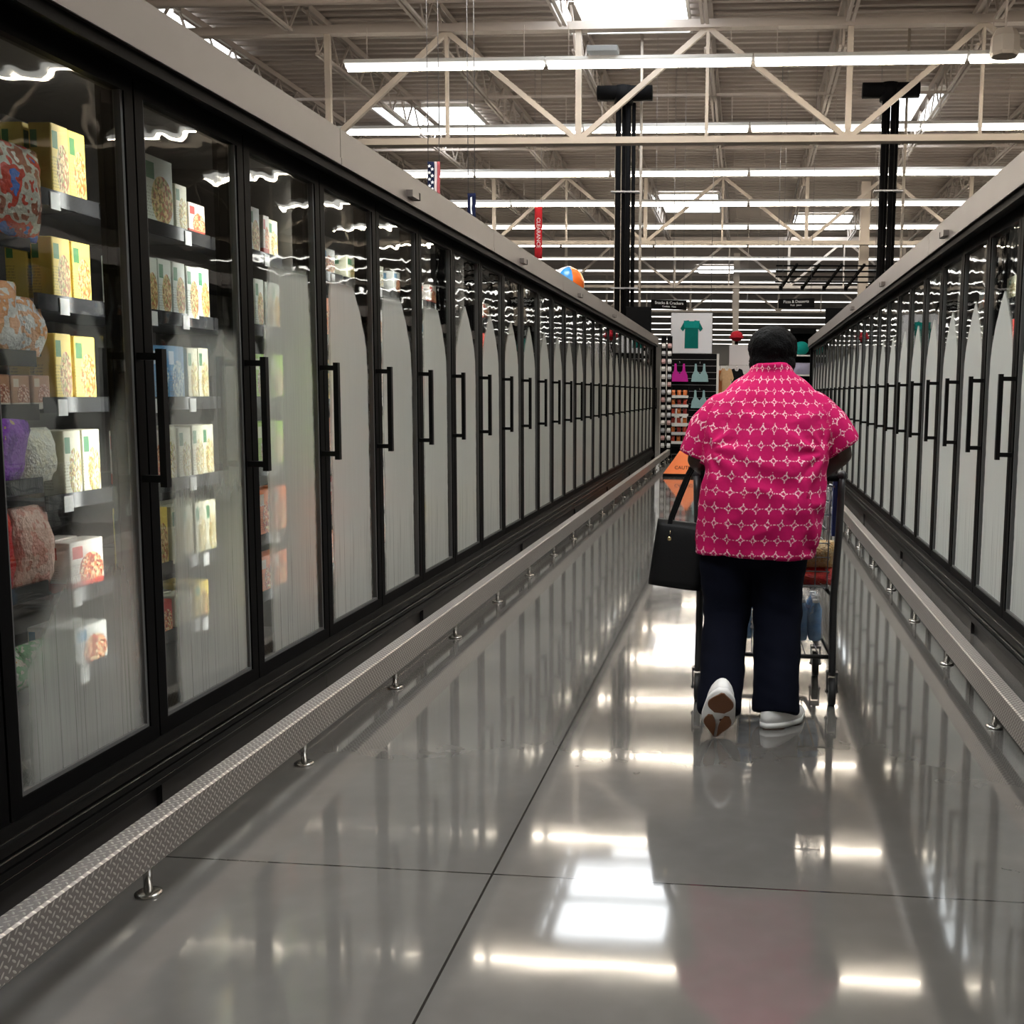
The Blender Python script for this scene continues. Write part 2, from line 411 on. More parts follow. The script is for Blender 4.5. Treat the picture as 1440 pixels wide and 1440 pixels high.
# black refrigeration risers
def risers(x, y, label, n, dx):
    t = thing('pipe_riser', label, 'pipes', (x, y, 0), group='black pipe risers')
    for k in range(n):
        xx = (k - (n - 1) / 2) * dx; G().tube([(xx, (k % 2) * .1, 0), (xx, (k % 2) * .1, 7.45)], .042 + .016 * ((k + 1) % 2), 10).build('pipe', PIPE, t)
    b = G(); b.tube([(-.6, 0, 7.62), (.55, 0, 7.62)], [.16, .16], 14); b.tube([(-.05, 0, 7.4), (-.05, 0, 7.75)], .2, 14)
    b.build('insulated_header', PIPE, t)
    for zz in (3.6, 5.6): G().box(-.3, .3, -.06, .13, zz, zz + .03).build('pipe_bracket', WIRE, t)
risers(-2.62, 22.5, 'bundle of black pipes rising from the far end of the left freezers', 4, .105)
risers(2.86, 22.5, 'bundle of black pipes rising behind the far right freezers', 4, .09)
for x, lb in ((-2.32, 'left'), (3.2, 'right')):
    tag(G().tube([(x, 22.75, 0), (x, 22.75, 8.9)], .03, 8).build('conduit', CREAM), 'pale conduit standing beside the %s black pipe bundle' % lb, 'pipe')
# camera dome
t = thing('ceiling_speaker', 'beige box hanging in front of the nearest strip lights at the top right', 'speaker', (4.15, 18.4, 7.0))
G().loft([[(r * math.cos(a) , r * math.sin(a), z) for a in [2 * PI * (k + .5) / 8 for k in range(8)]] for z, r in ((0, .21), (.05, .24), (.3, .235), (.42, .17))], False).build('body', CREAM, t)
G().bar((0, 0, .42), (0, 0, 1.2), .03).build('rod', STRUCT, t)
tag(G().bbox(-2.9, -2.35, 18.85, 19.1, 7.33, 7.43, .01).build('junction_box', mat('galvanised', (.4, .43, .45), .35, .6)), 'small grey metal box lying on the nearest strip lights', 'box')

# ------------------------------------------------------------------ freezers
GM = {}
def gm(k):
    if k not in GM:
        GM[k] = {'near': lambda: glass_mat('glass_lightly_misted', .52, .08, .95, .62, .99, .0, 9., 1., .16, .2, 1.75, .25),
                 'second': lambda: glass_mat('glass_misted_below', .56, .20, .25, 1.1, .99, .10, 1.2, 1.2, .06, .22, 1.62, .45),
                 'third': lambda: glass_mat('glass_misted', .60, .22, .30, 1.5, .90, .15, 1.5, 1.4, .04, .2, 1.92),
                 'fourth': lambda: glass_mat('glass_fogged_arch', .88, .15, .20, 1.45, .86, 1.6, 1.45, 2.2, .03, .14, 1.92),
                 'far': lambda: glass_mat('glass_fogged_column', .955, .13, 1.75, 1.52, .88, 1.9, 1.52, 2., .025, .07)}[k]()
    return GM[k]
LED = emit('case_led_strip', (1., .98, .94), 12.5)
LEDN = emit('case_header_lamp', (1., .97, .92), 22.)
RAILM = mat('price_rail_plastic', (.03, .03, .032), .2, spec=.3)
TAGM = mat('white_price_card', (.8, .8, .78), .4)
HANDM = mat('black_handle', (.003, .003, .003), .45, spec=.15)
SEAL = mat('grey_gasket', (.11, .11, .108), .5, spec=.2)
DOORM = {}
def door_meshes(sx):
    f = G(); a, b = .004, W - .004; s = .046
    for q in ((a, a + s, .245, 2.335), (b - s, b, .245, 2.335), (a + s, b - s, .245, .295), (a + s, b - s, 2.285, 2.335)):
        f.box(*sorted((sx * -.05, 0.)), *q)
    gk = G()
    for q in ((a + s, a + s + .012, .295, 2.285), (b - s - .012, b - s, .295, 2.285), (a + s + .012, b - s - .012, .295, .307)):
        gk.box(*sorted((sx * -.03, sx * -.006)), *q)
    gl = G().box(*sorted((sx * -.022, sx * -.016)), a + s - .003, b - s + .003, .292, 2.288)
    h = G(); yb = b - .024
    h.box(*sorted((sx * .060, sx * .082)), yb - .013, yb + .013, 1.075, 1.51)
    for z in (1.09, 1.475): h.box(*sorted((0, sx * .062)), yb - .013, yb + .013, z, z + .022)
    hg = G().box(*sorted((sx * -.045, sx * -.004)), a + .02, a + .06, .228, .245)
    return f.mesh('door', BLACK), gk.mesh('gasket', SEAL), gl.mesh('glass', None), h.mesh('handle', HANDM), hg.mesh('hinge', STEEL)
SH = [1.96, 1.65, 1.345, 1.05, .75, .50]
def case(sx, X, y0, kinds, label, name='freezer_case', extra=None, shelf_bays=None, tags=True, rows_lit=True, i0=1):
    t = thing(name, label, 'freezer', (X, y0, 0), group='freezer cases on the %s of the aisle' % ('left' if sx > 0 else 'right'))
    def bx(g, x0, x1, *r): return g.box(*sorted((sx * x0, sx * x1)), *r)
    g = G(); D = -.78
    bx(g, D, D - .04, 0, CL, .1, 2.46); bx(g, D, .0, 0, CL, 2.36, 2.46); bx(g, D, -.05, 0, CL, .10, .29)
    bx(g, D, -.09, 0, .012, .29, 2.36); bx(g, D, -.09, CL - .012, CL, .29, 2.36)
    g.build('cabinet_shell', LINER, t)
    g = G(); bx(g, .085, .10, .003, CL - .003, 2.385, 2.53); bx(g, .098, .104, .003, CL - .003, 2.375, 2.405); bx(g, -.0, .085, .003, CL - .003, 2.515, 2.53); g.build('fascia', FASCIA, t)
    g = G(); bx(g, 0, .085, 0, CL, 2.355, 2.375); bx(g, -.05, 0, 0, CL, 2.335, 2.40); bx(g, .07, .085, 0, CL, 2.335, 2.356); g.build('canopy_rail', BLACK, t)
    g = G()
    for x0, x1, z0, z1 in ((-.05, .004, .205, .245), (-.05, .022, .178, .205), (-.05, .03, .15, .172), (-.05, .034, .125, .146), (-.05, .026, .10, .12)): bx(g, x0, x1, 0, CL, z0, z1)
    bx(g, -.06, .012, 0, CL, .095, .2); g.build('sill', SILL, t)
    g = G(); bx(g, .030, .0335, 0, CL, .1715, .1745); bx(g, .004, .0065, 0, CL, .204, .2058); bx(g, .026, .0285, 0, CL, .119, .1205); g.build('sill_strip', STEEL, t)
    g = G(); bx(g, -.06, -.02, .002, CL - .002, .0, .096); bx(g, -.06, .0, CL / 2 - .004, CL / 2 + .004, .0, .09); g.build('kick_plate', KICK, t)
    for k in range(5):
        g = G(); yk = min(max(k * W, .03), CL - .03); bx(g, -.085, -.055, yk - .032, yk + .032, .29, 2.34); bx(g, -.103, -.085, yk - .034, yk - .030, .29, 2.34); bx(g, -.103, -.085, yk + .030, yk + .034, .29, 2.34); g.build('mullion', BLACK, t)
        if rows_lit:
            g = G(); bx(g, -.094, -.086, yk - .018, yk + .018, .34, 2.28); g.build('lamp_strip', LED, t)
    bays = shelf_bays or [(k * W + .02, (k + 1) * W - .02, SH) for k in range(4)]
    for a, b, zs in bays:
        for z in zs:
            g = G(); bx(g, -.70, -.185, a, b, z - .02, z - .004)
            s = g.build('shelf', WIRE, t)
            g = G(); bx(g, -.185, -.172, a, b, z - .035, z + .012); pr = g.build('price_rail', RAILM, s)
            if tags:
                for q in range(2 if b - a > .4 else 1):
                    yy = a + (b - a) * (R.uniform(.25, .4) + .45 * q); g = G(); bx(g, -.172, -.169, yy - .022, yy + .022, z - .045, z + .005)
                    g.build('price_card', TAGM, s)
    me = DOORM.setdefault(sx, door_meshes(sx))
    for k in range(4):
        d = link('door', me[0], t, (0, k * W, 0))
        link('gasket', me[1], d)
        gl = link('glass', me[2].copy(), d); gl.data.materials.clear(); gl.data.materials.append(gm(kinds[k]))
        link('handle', me[3], d, (0, -W + .056 if i0 == 0 and k == 0 else 0, 0)); link('hinge', me[4], d)
    for yy in (extra or []):
        g = G(); bx(g, .10, .135, yy, yy + .11, 2.405, 2.44); s = g.build('sensor_box', FASCIA, t)
        g = G(); bx(g, .102, .137, yy + .11, yy + .125, 2.403, 2.442); g.build('sensor_lens', BLACKP, s)
    return t
ords = ['nearest', 'second', 'third', 'fourth', 'fifth', 'sixth', 'seventh']
kl = [['near', 'near', 'second', 'third'], ['fourth', 'fourth', 'fourth', 'far']] + [['far'] * 4] * 5
BA = [(.02, 1.15, [1.81, 1.48, 1.325, 1.11, .80, .50]), (1.17, 1.485, SH), (1.50, 3 * W + .06, SH), (3 * W + .075, 4 * W - .02, SH)]
for i in range(NL):
    lab = 'black glass-door freezer case, %s on the left side of the aisle' % ords[i] if i < NL - 1 else 'black glass-door freezer case at the far end of the left run'
    ex = {1: [.9], 2: [.85], 3: [.9], 4: [1.]}.get(i)
    case(1, XL, Y0L + CL * i, kl[i], lab, extra=ex, shelf_bays=BA if i == 0 else None, tags=i < 3, i0=i)
lr = ['nearest in view', 'nearest to the camera', 'second from the camera', 'third from the camera', 'fourth from the camera', 'far end of the right run']
for i in range(-1, NR):
    lab = 'glass-door freezer case, right side of the aisle, ' + ('beside the camera' if i < 0 else lr[i])
    case(-1, XR, Y0R + CL * i, ['far'] * 4, lab, extra={0: [2.1], 1: [2.3], 2: [2.2]}.get(i), tags=0 <= i < 2)
def endpanel(sx, X, y, lab):
    t = thing('end_panel', lab, 'panel', (X, y, 0), group='black freezer end panels')
    G().box(*sorted((sx * -.82, sx * .03)), 0, .05, 0, 2.46).build('panel', BLACK, t)
    G().box(*sorted((sx * .03, sx * .05)), .0, .05, 0, 2.46).build('edge_strip', BLACKP, t)
endpanel(1, XL, Y0L + CL * NL + .003, 'black end panel closing the far end of the left freezers')
endpanel(-1, XR, Y0R + CL * NR + .003, 'black end panel closing the far end of the right freezers')

# ---- tread-plate bumpers
PLATE = plate_mat()
def bumper(sx, xf, y0, y1, leg0, dleg, label):
    t = thing('bumper_rail', label, 'bumper rail', (xf, y0, 0), group='tread-plate bumper rails'); L = y1 - y0
    prof = [(-.060, .10), (-.060, .202), (-.056, .206), (-.004, .206), (0, .202), (0, .098), (-.004, .094), (-.02, .094), (-.02, .10)]
    arc = [0.]
    for a, b in zip(prof, prof[1:]): arc.append(arc[-1] + math.hypot(b[0] - a[0], b[1] - a[1]))
    n = len(prof); me = bpy.data.meshes.new('plate')
    me.from_pydata([(sx * x, yy, z) for yy in (0, L) for x, z in prof], [], [((k, k + 1, n + k + 1, n + k) if sx < 0 else (k, n + k, n + k + 1, k + 1)) for k in range(n - 1)])
    uv = me.uv_layers.new(name='UVMap')
    for lp in me.loops:
        vi = lp.vertex_index; uv.data[lp.index].uv = (me.vertices[vi].co.y, arc[vi % n])
    me.materials.append(PLATE); o = link('plate', me, t)
    sol = o.modifiers.new('thickness', 'SOLIDIFY'); sol.thickness = .003; sol.offset = -1
    lg = G().tube([(0, 0, .006), (0, 0, .2)], .012, 12).mesh('leg', STEEL)
    fl = G().tube([(0, 0, 0), (0, 0, .006), (0, 0, .010), (0, 0, .012)], [.036, .036, .03, .014], 20).mesh('foot_plate', STEEL)
    y = leg0
    while y < y1:
        q = link('leg', lg, t, (sx * -.032, y - y0, 0)); link('foot_plate', fl, q); y += dleg
    return t
bumper(1, -1.578, .9, 22.2, 1.585, 1.024, 'long diamond tread-plate bumper rail in front of the left freezers')
bumper(-1, 1.052, .9, 22.0, 1.25, 1.05, 'long diamond tread-plate bumper rail in front of the right freezers')


# ------------------------------------------------------------------ frozen food
FOOD = [(.55, .38, .12), (.25, .13, .04), (.70, .52, .22), (.36, .10, .03), (.28, .28, .07), (.66, .50, .24), (.45, .24, .06)]
VEG = [(.16, .26, .06), (.65, .5, .2), (.3, .15, .05), (.7, .68, .5), (.45, .4, .12), (.25, .3, .1)]
RED = [(.45, .05, .02), (.7, .2, .06), (.75, .55, .3), (.3, .05, .03), (.6, .1, .05)]
SHR = [(.5, .22, .14), (.35, .12, .08), (.7, .5, .4), (.25, .08, .05), (.62, .35, .25)]
KIND = {
 'ycarton': carton_mat('yellow_carton', (.80, .60, .13), (.06, .20, .07), FOOD),
 'wcarton': carton_mat('cream_carton', (.66, .64, .48), (.07, .20, .10), VEG),
 'pcarton': carton_mat('pale_green_carton', (.62, .66, .58), (.06, .2, .1), FOOD),
 'brown': carton_mat('brown_carton', (.42, .22, .13), (.6, .5, .4), SHR, (.55, .5, .44)),
 'blue': carton_mat('blue_carton', (.07, .25, .48), (.5, .6, .7), [(.1, .3, .5), (.05, .2, .4), (.4, .55, .65), (.6, .65, .6)]),
 'lime': carton_mat('lime_carton', (.36, .62, .06), (.7, .75, .5), VEG),
 'orange': carton_mat('orange_carton', (.78, .22, .07), (.7, .6, .5), RED),
 'red': carton_mat('red_carton', (.55, .04, .03), (.75, .7, .6), RED),
 'white': carton_mat('white_carton', (.66, .66, .62), (.1, .25, .4), RED),
 'redw': carton_mat('red_white_carton', (.68, .62, .56), (.55, .05, .04), RED, (.5, .06, .04)),
}
NAMEOF = {'ycarton': ('frozen_meal_carton', 'yellow frozen-meal carton with green square'), 'wcarton': ('frozen_meal_carton', 'cream frozen-meal carton with green square'),
 'pcarton': ('frozen_meal_carton', 'pale green-and-white frozen-meal carton'), 'brown': ('shrimp_carton', 'small brown carton picturing shrimp'),
 'blue': ('frozen_food_carton', 'blue frozen-food carton'), 'lime': ('frozen_food_carton', 'lime green frozen-food carton'),
 'orange': ('frozen_food_carton', 'orange frozen-food carton'), 'red': ('frozen_food_carton', 'red frozen-food carton'),
 'white': ('frozen_food_carton', 'white frozen-food carton'), 'redw': ('frozen_food_carton', 'white-and-red frozen-food carton')}
BM = {}
def carton(kind, X, y0, y1, z, h, label, d=.07, rot=0, group=None):
    w_ = y1 - y0; key = (kind, round(w_, 3), round(h, 3), d)
    if key not in BM:
        g = G().bbox(-d / 2, d / 2, -w_ / 2, w_ / 2, 0, h, .004)
        g.box(d / 2 - .001, d / 2 + .0006, -w_ / 2 + .004, w_ / 2 - .004, h * .985, h * .995)
        BM[key] = g.mesh('carton', KIND[kind])
    o = link(NAMEOF[kind][0], BM[key], None, (X, (y0 + y1) / 2, z), (0, 0, rot)); return tag(o, label, 'food box', group)
RB = random.Random(3)
def pillow(nm, w_, d, h, mat_, loc, rot, label, seed=1, group=None, lean=0., cat='food bag', crimp=True):
    """soft filled bag standing on its bottom seam; width along y, depth along x"""
    n, m = 18, 14; sd = Vector((seed * 3.1, seed * 1.7, seed)); rings = []
    for j in range(m + 1):
        t = j / m; prof = math.sin(PI * min(1, (t * .93 + .06))) ** .55; wid = (w_ / 2) * (1 - .10 * math.sin(PI * t) * (1 if crimp else 0)); r = []
        for k in range(n):
            a = 2 * PI * k / n; ca, sa = math.cos(a), math.sin(a)
            x = math.copysign(abs(ca) ** .8, ca) * d / 2 * prof; yv = math.copysign(abs(sa) ** .6, sa) * wid; zz = t * h
            q = noise.noise_vector(Vector((x * 14, yv * 14, zz * 14)) + sd) * .011 + noise.noise_vector(Vector((x * 40, yv * 40, zz * 40)) + sd) * .004
            r.append((x + q.x - lean * t * t + .0, yv + q.y, max(0, zz + q.z * (t > .05) * (t < 1))))
        rings.append(r)
    o = G().loft(rings).build(nm, mat_, None, loc, rot)
    return tag(o, label, cat, group)
XF = XL - .212      # carton centre line just behind the shelf edge
N1 = 'behind the nearest full glass door on the left'; N2 = 'behind the second full glass door on the left'; N3 = 'behind the third full glass door on the left'
SHN = ['top', 'second', 'third', 'fourth', 'fifth', 'bottom']
# --- nearest door, far bay
def c1(kind, si, spans, h, where, d=.07, dz=0, dx=0, z=None):
    nm = ['first', 'second', 'third', 'fourth', 'fifth', 'sixth', 'seventh', 'eighth']
    for i, (a, b) in enumerate(spans):
        pos = '' if len(spans) == 1 else nm[i] + ' '
        lab = '%s%s, %s shelf, %s' % (pos, NAMEOF[kind][1], SHN[si], where)
        carton(kind, XF + dx + R.uniform(-.006, .006), a, b, (SH[si] if z is None else z) - .004 + dz, h + R.uniform(-.004, .004), lab, d)
        if where in (D1, D2) and d < .1: carton(kind, XF + dx - .085, a, b, (SH[si] if z is None else z) - .004 + dz, h, lab + ', in the row behind', d)
D1, D2, D3 = 'nearest left door', 'second left door', 'third left door'
c1('ycarton', 0, [(3.035, 3.118), (3.126, 3.210)], .215, D1, z=1.96)
c1('ycarton', 1, [(3.025, 3.110), (3.118, 3.210)], .19, D1)
c1('ycarton', 2, [(3.015, 3.095), (3.103, 3.210)], .205, D1)
c1('wcarton', 3, [(3.025, 3.110), (3.120, 3.210)], .205, D1)
c1('redw', 4, [(3.030, 3.200)], .16, D1)
c1('white', 5, [(3.030, 3.200)], .14, D1)
LB = [1.81, 1.48, 1.325, 1.11, .80, .50]
c1('wcarton', 0, [(2.720, 2.810), (2.820, 2.910), (2.920, 2.970)], .21, D1 + ', behind the bag', .12, z=1.81, dx=-.22)
c1('ycarton', 1, [(2.680, 2.780), (2.790, 2.890)], .17, D1 + ', behind the bags', .12, z=1.48, dx=-.24)
c1('brown', 2, [(2.660, 2.735), (2.740, 2.815), (2.820, 2.895), (2.900, 2.975)], .10, D1, z=1.325)
c1('ycarton', 3, [(2.610, 2.700)], .17, D1, z=1.11)
BAGS = {'party': bag_mat('red_blue_bag', [(.05, .15, .5), (.5, .05, .03), (.5, .48, .42), (.3, .1, .06), (.66, .64, .6)], 4.),
        'fish': bag_mat('fish_bag', [(.66, .64, .62), (.7, .35, .18), (.62, .6, .58), (.72, .42, .26)], 3.),
        'purple': bag_mat('purple_bag', [(.16, .03, .33), (.26, .07, .48), (.5, .35, .2)], 4.),
        'clear': bag_mat('clear_bag', [(.6, .58, .5), (.68, .64, .5), (.5, .46, .34)], 6., .15),
        'redbag': bag_mat('red_bag', [(.5, .02, .02), (.6, .05, .03), (.75, .6, .5)], 3.),
        'green': bag_mat('green_white_bag', [(.55, .58, .5), (.2, .42, .22), (.62, .6, .5), (.6, .35, .15)], 4.),
        'pink': bag_mat('pink_bag', [(.6, .28, .22), (.66, .42, .34), (.5, .2, .15)], 4.)}
XB = XL - .218
pillow('frozen_food_bag', .27, .13, .26, BAGS['party'], (XB + .02, 2.84, 1.806), (0, 0, 0), 'large red and blue plastic bag on the top shelf, nearest left door', 2, lean=-.02)
pillow('frozen_fish_bag', .20, .10, .21, BAGS['fish'], (XB, 2.80, 1.476), (0, 0, 0), 'left white bag of orange fish on the second shelf, nearest left door', 3)
pillow('frozen_fish_bag', .14, .09, .17, BAGS['fish'], (XB + .01, 2.92, 1.476), (0, 0, .2), 'right white bag of orange fish on the second shelf, nearest left door', 5)
pillow('frozen_food_bag', .16, .10, .20, BAGS['purple'], (XB, 2.80, 1.106), (0, 0, .1), 'shiny purple bag on the fourth shelf, nearest left door', 6, lean=-.03)
pillow('frozen_food_bag', .15, .11, .16, BAGS['clear'], (XB + .005, 2.93, 1.106), (0, 0, 0), 'round clear bag of pale food beside the purple bag', 7)
pillow('frozen_food_bag', .15, .10, .24, BAGS['redbag'], (XB, 2.74, .796), (0, 0, 0), 'bright red bag on the fifth shelf, nearest left door', 8)
pillow('frozen_food_bag', .16, .11, .24, BAGS['pink'], (XB, 2.90, .796), (0, 0, 0), 'pinkish red bag right of the bright red bag, behind mist', 9)
for i, (yy, lb) in enumerate(((2.62, 'left'), (2.76, 'middle'), (2.885, 'right'))):
    pillow('frozen_vegetable_bag', .13, .12, .13, BAGS['green'], (XB, yy, .496), (0, 0, 0), '%s green-and-white vegetable bag on the bottom shelf, nearest left door' % lb, 11 + i)
# --- second door
def row(kind, si, a, b, n, h, where, d=.07):
    q = (b - a) / n; c1(kind, si, [(a + q * i + .002, a + q * (i + 1) - .002) for i in range(n)], h, where, d)
c1('pcarton', 0, [(3.51, 3.70)], .235, D2); c1('wcarton', 0, [(3.72, 3.80)], .17, D2); c1('redw', 0, [(3.81, 3.93)], .12, D2)
row('pcarton', 1, 3.50, 3.945, 5, .195, D2)
row('blue', 2, 3.52, 3.75, 2, .20, D2); row('wcarton', 2, 3.77, 3.93, 2, .2, D2)
c1('redw', 3, [(3.50, 3.58)], .19, D2); row('wcarton', 3, 3.585, 3.945, 4, .20, D2)
c1('ycarton', 4, [(3.50, 3.59)], .215, D2); row('wcarton', 4, 3.60, 3.945, 4, .21, D2)
c1('red', 5, [(3.50, 3.59)], .13, D2); c1('wcarton', 5, [(3.61, 3.74)], .13, D2); c1('ycarton', 5, [(3.76, 3.87)], .15, D2)
# --- third door
row('pcarton', 0, 4.20, 4.40, 2, .19, D3); c1('redw', 0, [(4.41, 4.47)], .17, D3); c1('wcarton', 0, [(4.48, 4.57)], .17, D3)
row('pcarton', 1, 4.16, 4.575, 5, .205, D3); row('lime', 2, 4.16, 4.575, 3, .20, D3); row('lime', 3, 4.16, 4.575, 3, .20, D3)
row('orange', 4, 4.16, 4.575, 3, .21, D3); row('orange', 5, 4.16, 4.575, 3, .17, D3)
# --- further doors: three cartons a shelf
PAL = [['white', 'orange', 'ycarton', 'orange', 'red', 'orange'], ['wcarton', 'white', 'brown', 'wcarton', 'redw', 'white'], ['white', 'wcarton', 'white', 'pcarton', 'white', 'redw'],
       ['redw', 'white', 'red', 'wcarton', 'white', 'ycarton'], ['wcarton', 'redw', 'white', 'white', 'brown', 'white'], ['redw', 'red', 'white', 'wcarton', 'white', 'redw']]
DN = ['fourth', 'fifth', 'sixth', 'seventh', 'eighth', 'ninth']
for di in range(6):
    y = Y0L + W * (4 + di)
    for si in range(6):
        row(PAL[di][si], si, y + .06, y + .60, 3, (.13, .2, .2, .2, .2, .17)[si], DN[di] + ' left door')
XF = XR + .212
for di in range(7):
    y = Y0R + W * (1 + di)
    for si in range(6):
        k = PAL[(di * 2 + si) % 6][(si + di) % 6]; q = .16
        for i in range(2):
            o = carton(k, XF, y + .08 + i * .2, y + .08 + q + i * .2, SH[si] - .004, (.14, .2, .2, .2, .2, .17)[si],
                   '%s %s, %s shelf, %s door seen on the right' % (('near', 'far')[i], NAMEOF[k][1], SHN[si], ['nearest', 'second', 'third', 'fourth', 'fifth', 'sixth', 'seventh'][di]), .07, PI)
# beach ball on the cases
t = thing('beach_ball', 'blue, white and orange beach ball lying on top of the left freezers', 'ball', (-2.08, 12.2, 2.46 + .19), (.2, .12, -.05))
BC = [('white_vinyl', (.75, .75, .75)), ('blue_vinyl', (.02, .22, .55)), ('orange_vinyl', (.85, .16, .02)), ('yellow_vinyl', (.8, .55, .05))]
BMt = [mat(n, c, .25) for n, c in BC]
for k in range(6):
    g = G(); vs = []; m_, n_ = 12, 6
    for i in range(m_ + 1):
        a = PI * i / m_
        for j in range(n_ + 1):
            b = 2 * PI * (k + j / n_) / 6; vs.append((.19 * math.sin(a) * math.cos(b), .19 * math.sin(a) * math.sin(b), .19 * math.cos(a)))
    g.add(vs, [(i * (n_ + 1) + j, i * (n_ + 1) + j + 1, (i + 1) * (n_ + 1) + j + 1, (i + 1) * (n_ + 1) + j) for i in range(m_) for j in range(n_)], True)
    g.build('panel', BMt[(3, 2, 0, 0, 1, 2)[k]], t)
g = G().tube([(0, 0, .188), (0, 0, .194)], .03, 14); g.build('end_cap', BMt[0], t)

# ------------------------------------------------------------------ text
def lettering(txt, size, mat_, parent, loc, rot, depth=.004):
    c = bpy.data.curves.new('t', 'FONT'); c.body = txt; c.size = size; c.align_x = 'CENTER'; c.align_y = 'CENTER'; c.extrude = depth / 2
    o = bpy.data.objects.new('t', c); COL.objects.link(o); bpy.context.view_layer.update()
    me = bpy.data.meshes.new_from_object(o.evaluated_get(bpy.context.evaluated_depsgraph_get()))
    bpy.data.objects.remove(o); me.materials.clear(); me.materials.append(mat_); return link('lettering', me, parent, loc, rot)
WTXT = mat('white_lettering', (.8, .8, .8), .5)
# hanging aisle signs
def sign(x, y, z, rz, lines, label, w_=.80, h=.20):
    t = thing('aisle_sign', label, 'sign', (x, y, z), (0, 0, rz))
    G().bbox(-w_ / 2, w_ / 2, -.02, .02, -h / 2, h / 2, .006).build('board', BLACKP, t)
    for q in (-w_ * .4, w_ * .4): G().tube([(q, 0, h / 2), (q, 0, DECK - z)], .004, 6).build('wire', WIRE, t)
    for i, (tx, sz) in enumerate(lines): lettering(tx, sz, WTXT, t, (0, -.0225, .035 - .075 * i), (PI / 2, 0, 0))
sign(-1.70, 23.0, 3.315, .35, [('Snacks & Crackers', .085), ('Cookies   Nuts', .05)], 'black hanging aisle sign with white writing, above the left freezer end')
sign(1.055, 23.0, 3.36, -.35, [('Pizza & Desserts', .085), ('Fruit   Juices', .05)], 'black hanging aisle sign with white writing, right of the shopper\'s head')
for sx, x, lb in ((1, -2.2, 'left'), (-1, 1.83, 'right')):
    t = thing('header_panel', 'plain black header board standing on the far end of the %s freezers' % lb, 'panel', (x, 22.35 - .9, 2.465))
    G().bbox(-.26, .26, 0, .06, .04, .68, .01).build('board', BLACKP, t); G().box(-.2, -.16, .0, .06, 0, .04).build('foot', BLACKP, t); G().box(.16, .2, .0, .06, 0, .04).build('foot', BLACKP, t)
# black hanging grid
t = thing('hanging_grid', 'black ladder-like metal grid hanging high in front of the right black pipes', 'grid', (1.78, 24.5, 3.98), group=None)
for i in range(4): G().box(-1.15, 1.15, -.3 + i * .2 - .015, -.3 + i * .2 + .015, .30 - i * .10, .335 - i * .10).build('rail', BLACK, t)
for k in range(5):
    x = -1. + k * .5; G().bar((x, .38, -.10), (x + .32, -.4, .34), .05).build('cross_bar', BLACK, t)
    G().box(x - .05, x + .03, .36, .42, -.16, -.06).build('clamp', BLACKP, t)
for q in (-1.1, 1.1): G().tube([(q, 0, .0), (q, 0, 4.92)], .006, 6).build('wire', WIRE, t)
# banners
def banner(name, label, loc, rz, w_, h, cols, marks, wire_to, txt=None):
    t = thing(name, label, 'banner', loc, (0, 0, rz)); x = -w_ / 2
    for fr, c, nm in cols:
        n = 8; rings = []
        g = G(); x1 = x + w_ * fr
        vs = []
        for j in range(n + 1):
            z = -h * j / n; dy = .012 * math.sin(j * .9)
            vs += [(x, dy - .004, z), (x1, dy - .004, z), (x1, dy + .004, z), (x, dy + .004, z)]
        g.loft([vs[4 * j:4 * j + 4] for j in range(n + 1)]); g.build(nm, c, t); x = x1
    for (mx_, mz, r) in marks:
        star = [(mx_ + (r if k % 2 == 0 else r * .45) * math.sin(PI * k / 5), mz + (r if k % 2 == 0 else r * .45) * math.cos(PI * k / 5)) for k in range(10)]
        G().prism(star, 'y', -.022, -.018).build('star', WTXT, t)
    if txt: lettering(txt[0], txt[1], WTXT, t, (txt[2], -.02, -h / 2), (PI / 2, PI / 2, 0))
    for q in (-w_ / 2 + .01, w_ / 2 - .01): G().tube([(q, 0, 0), (q, 0, DECK - loc[2])], .005, 6).build('wire', WIRE, t)
NAVY = cloth_mat('navy_banner', (.012, .016, .05)); REDB = cloth_mat('red_banner', (.62, .03, .04)); WHB = cloth_mat('white_banner', (.68, .6, .6)); REDP = cloth_mat('pink_red_banner', (.45, .10, .11))
banner('hanging_banner', 'tall narrow bright red banner hanging beyond the left freezers', (-4.78, 24, 5.57), .1, .17, 1.15, [(1, REDB, 'cloth')], [], 8.1, ('CLEARANCE', .12, 0))
banner('flag_banner', 'starred navy banner with pink and red stripes above the left fascia', (-4.2, 14, 4.42), 0, .17, .52, [(.55, NAVY, 'star_field'), (.2, WHB, 'stripe'), (.25, REDP, 'stripe')],
       [(-.055, -.06 - .085 * k, .026) for k in range(5)] + [(-.015, -.10 - .085 * k, .026) for k in range(5)], 8.1)
banner('hanging_banner', 'small navy banner with a white vertical mark and red tip above the left fascia', (-3.69, 14, 4.01), 0, .11, .34, [(1, NAVY, 'cloth')], [], 8.1)
for o in [o for o in bpy.data.objects if o.name.startswith('hanging_banner')][1:]:
    G().prism([(-.012, -.06), (.010, -.05), (.014, -.14), (.004, -.2), (.016, -.28), (-.006, -.27), (-.012, -.17)], 'y', -.022, -.018).build('mark', WTXT, o)
    G().prism([(-.05, -.34), (.0, -.47), (.055, -.34)], 'y', -.004, .004).build('tip', REDB, o)

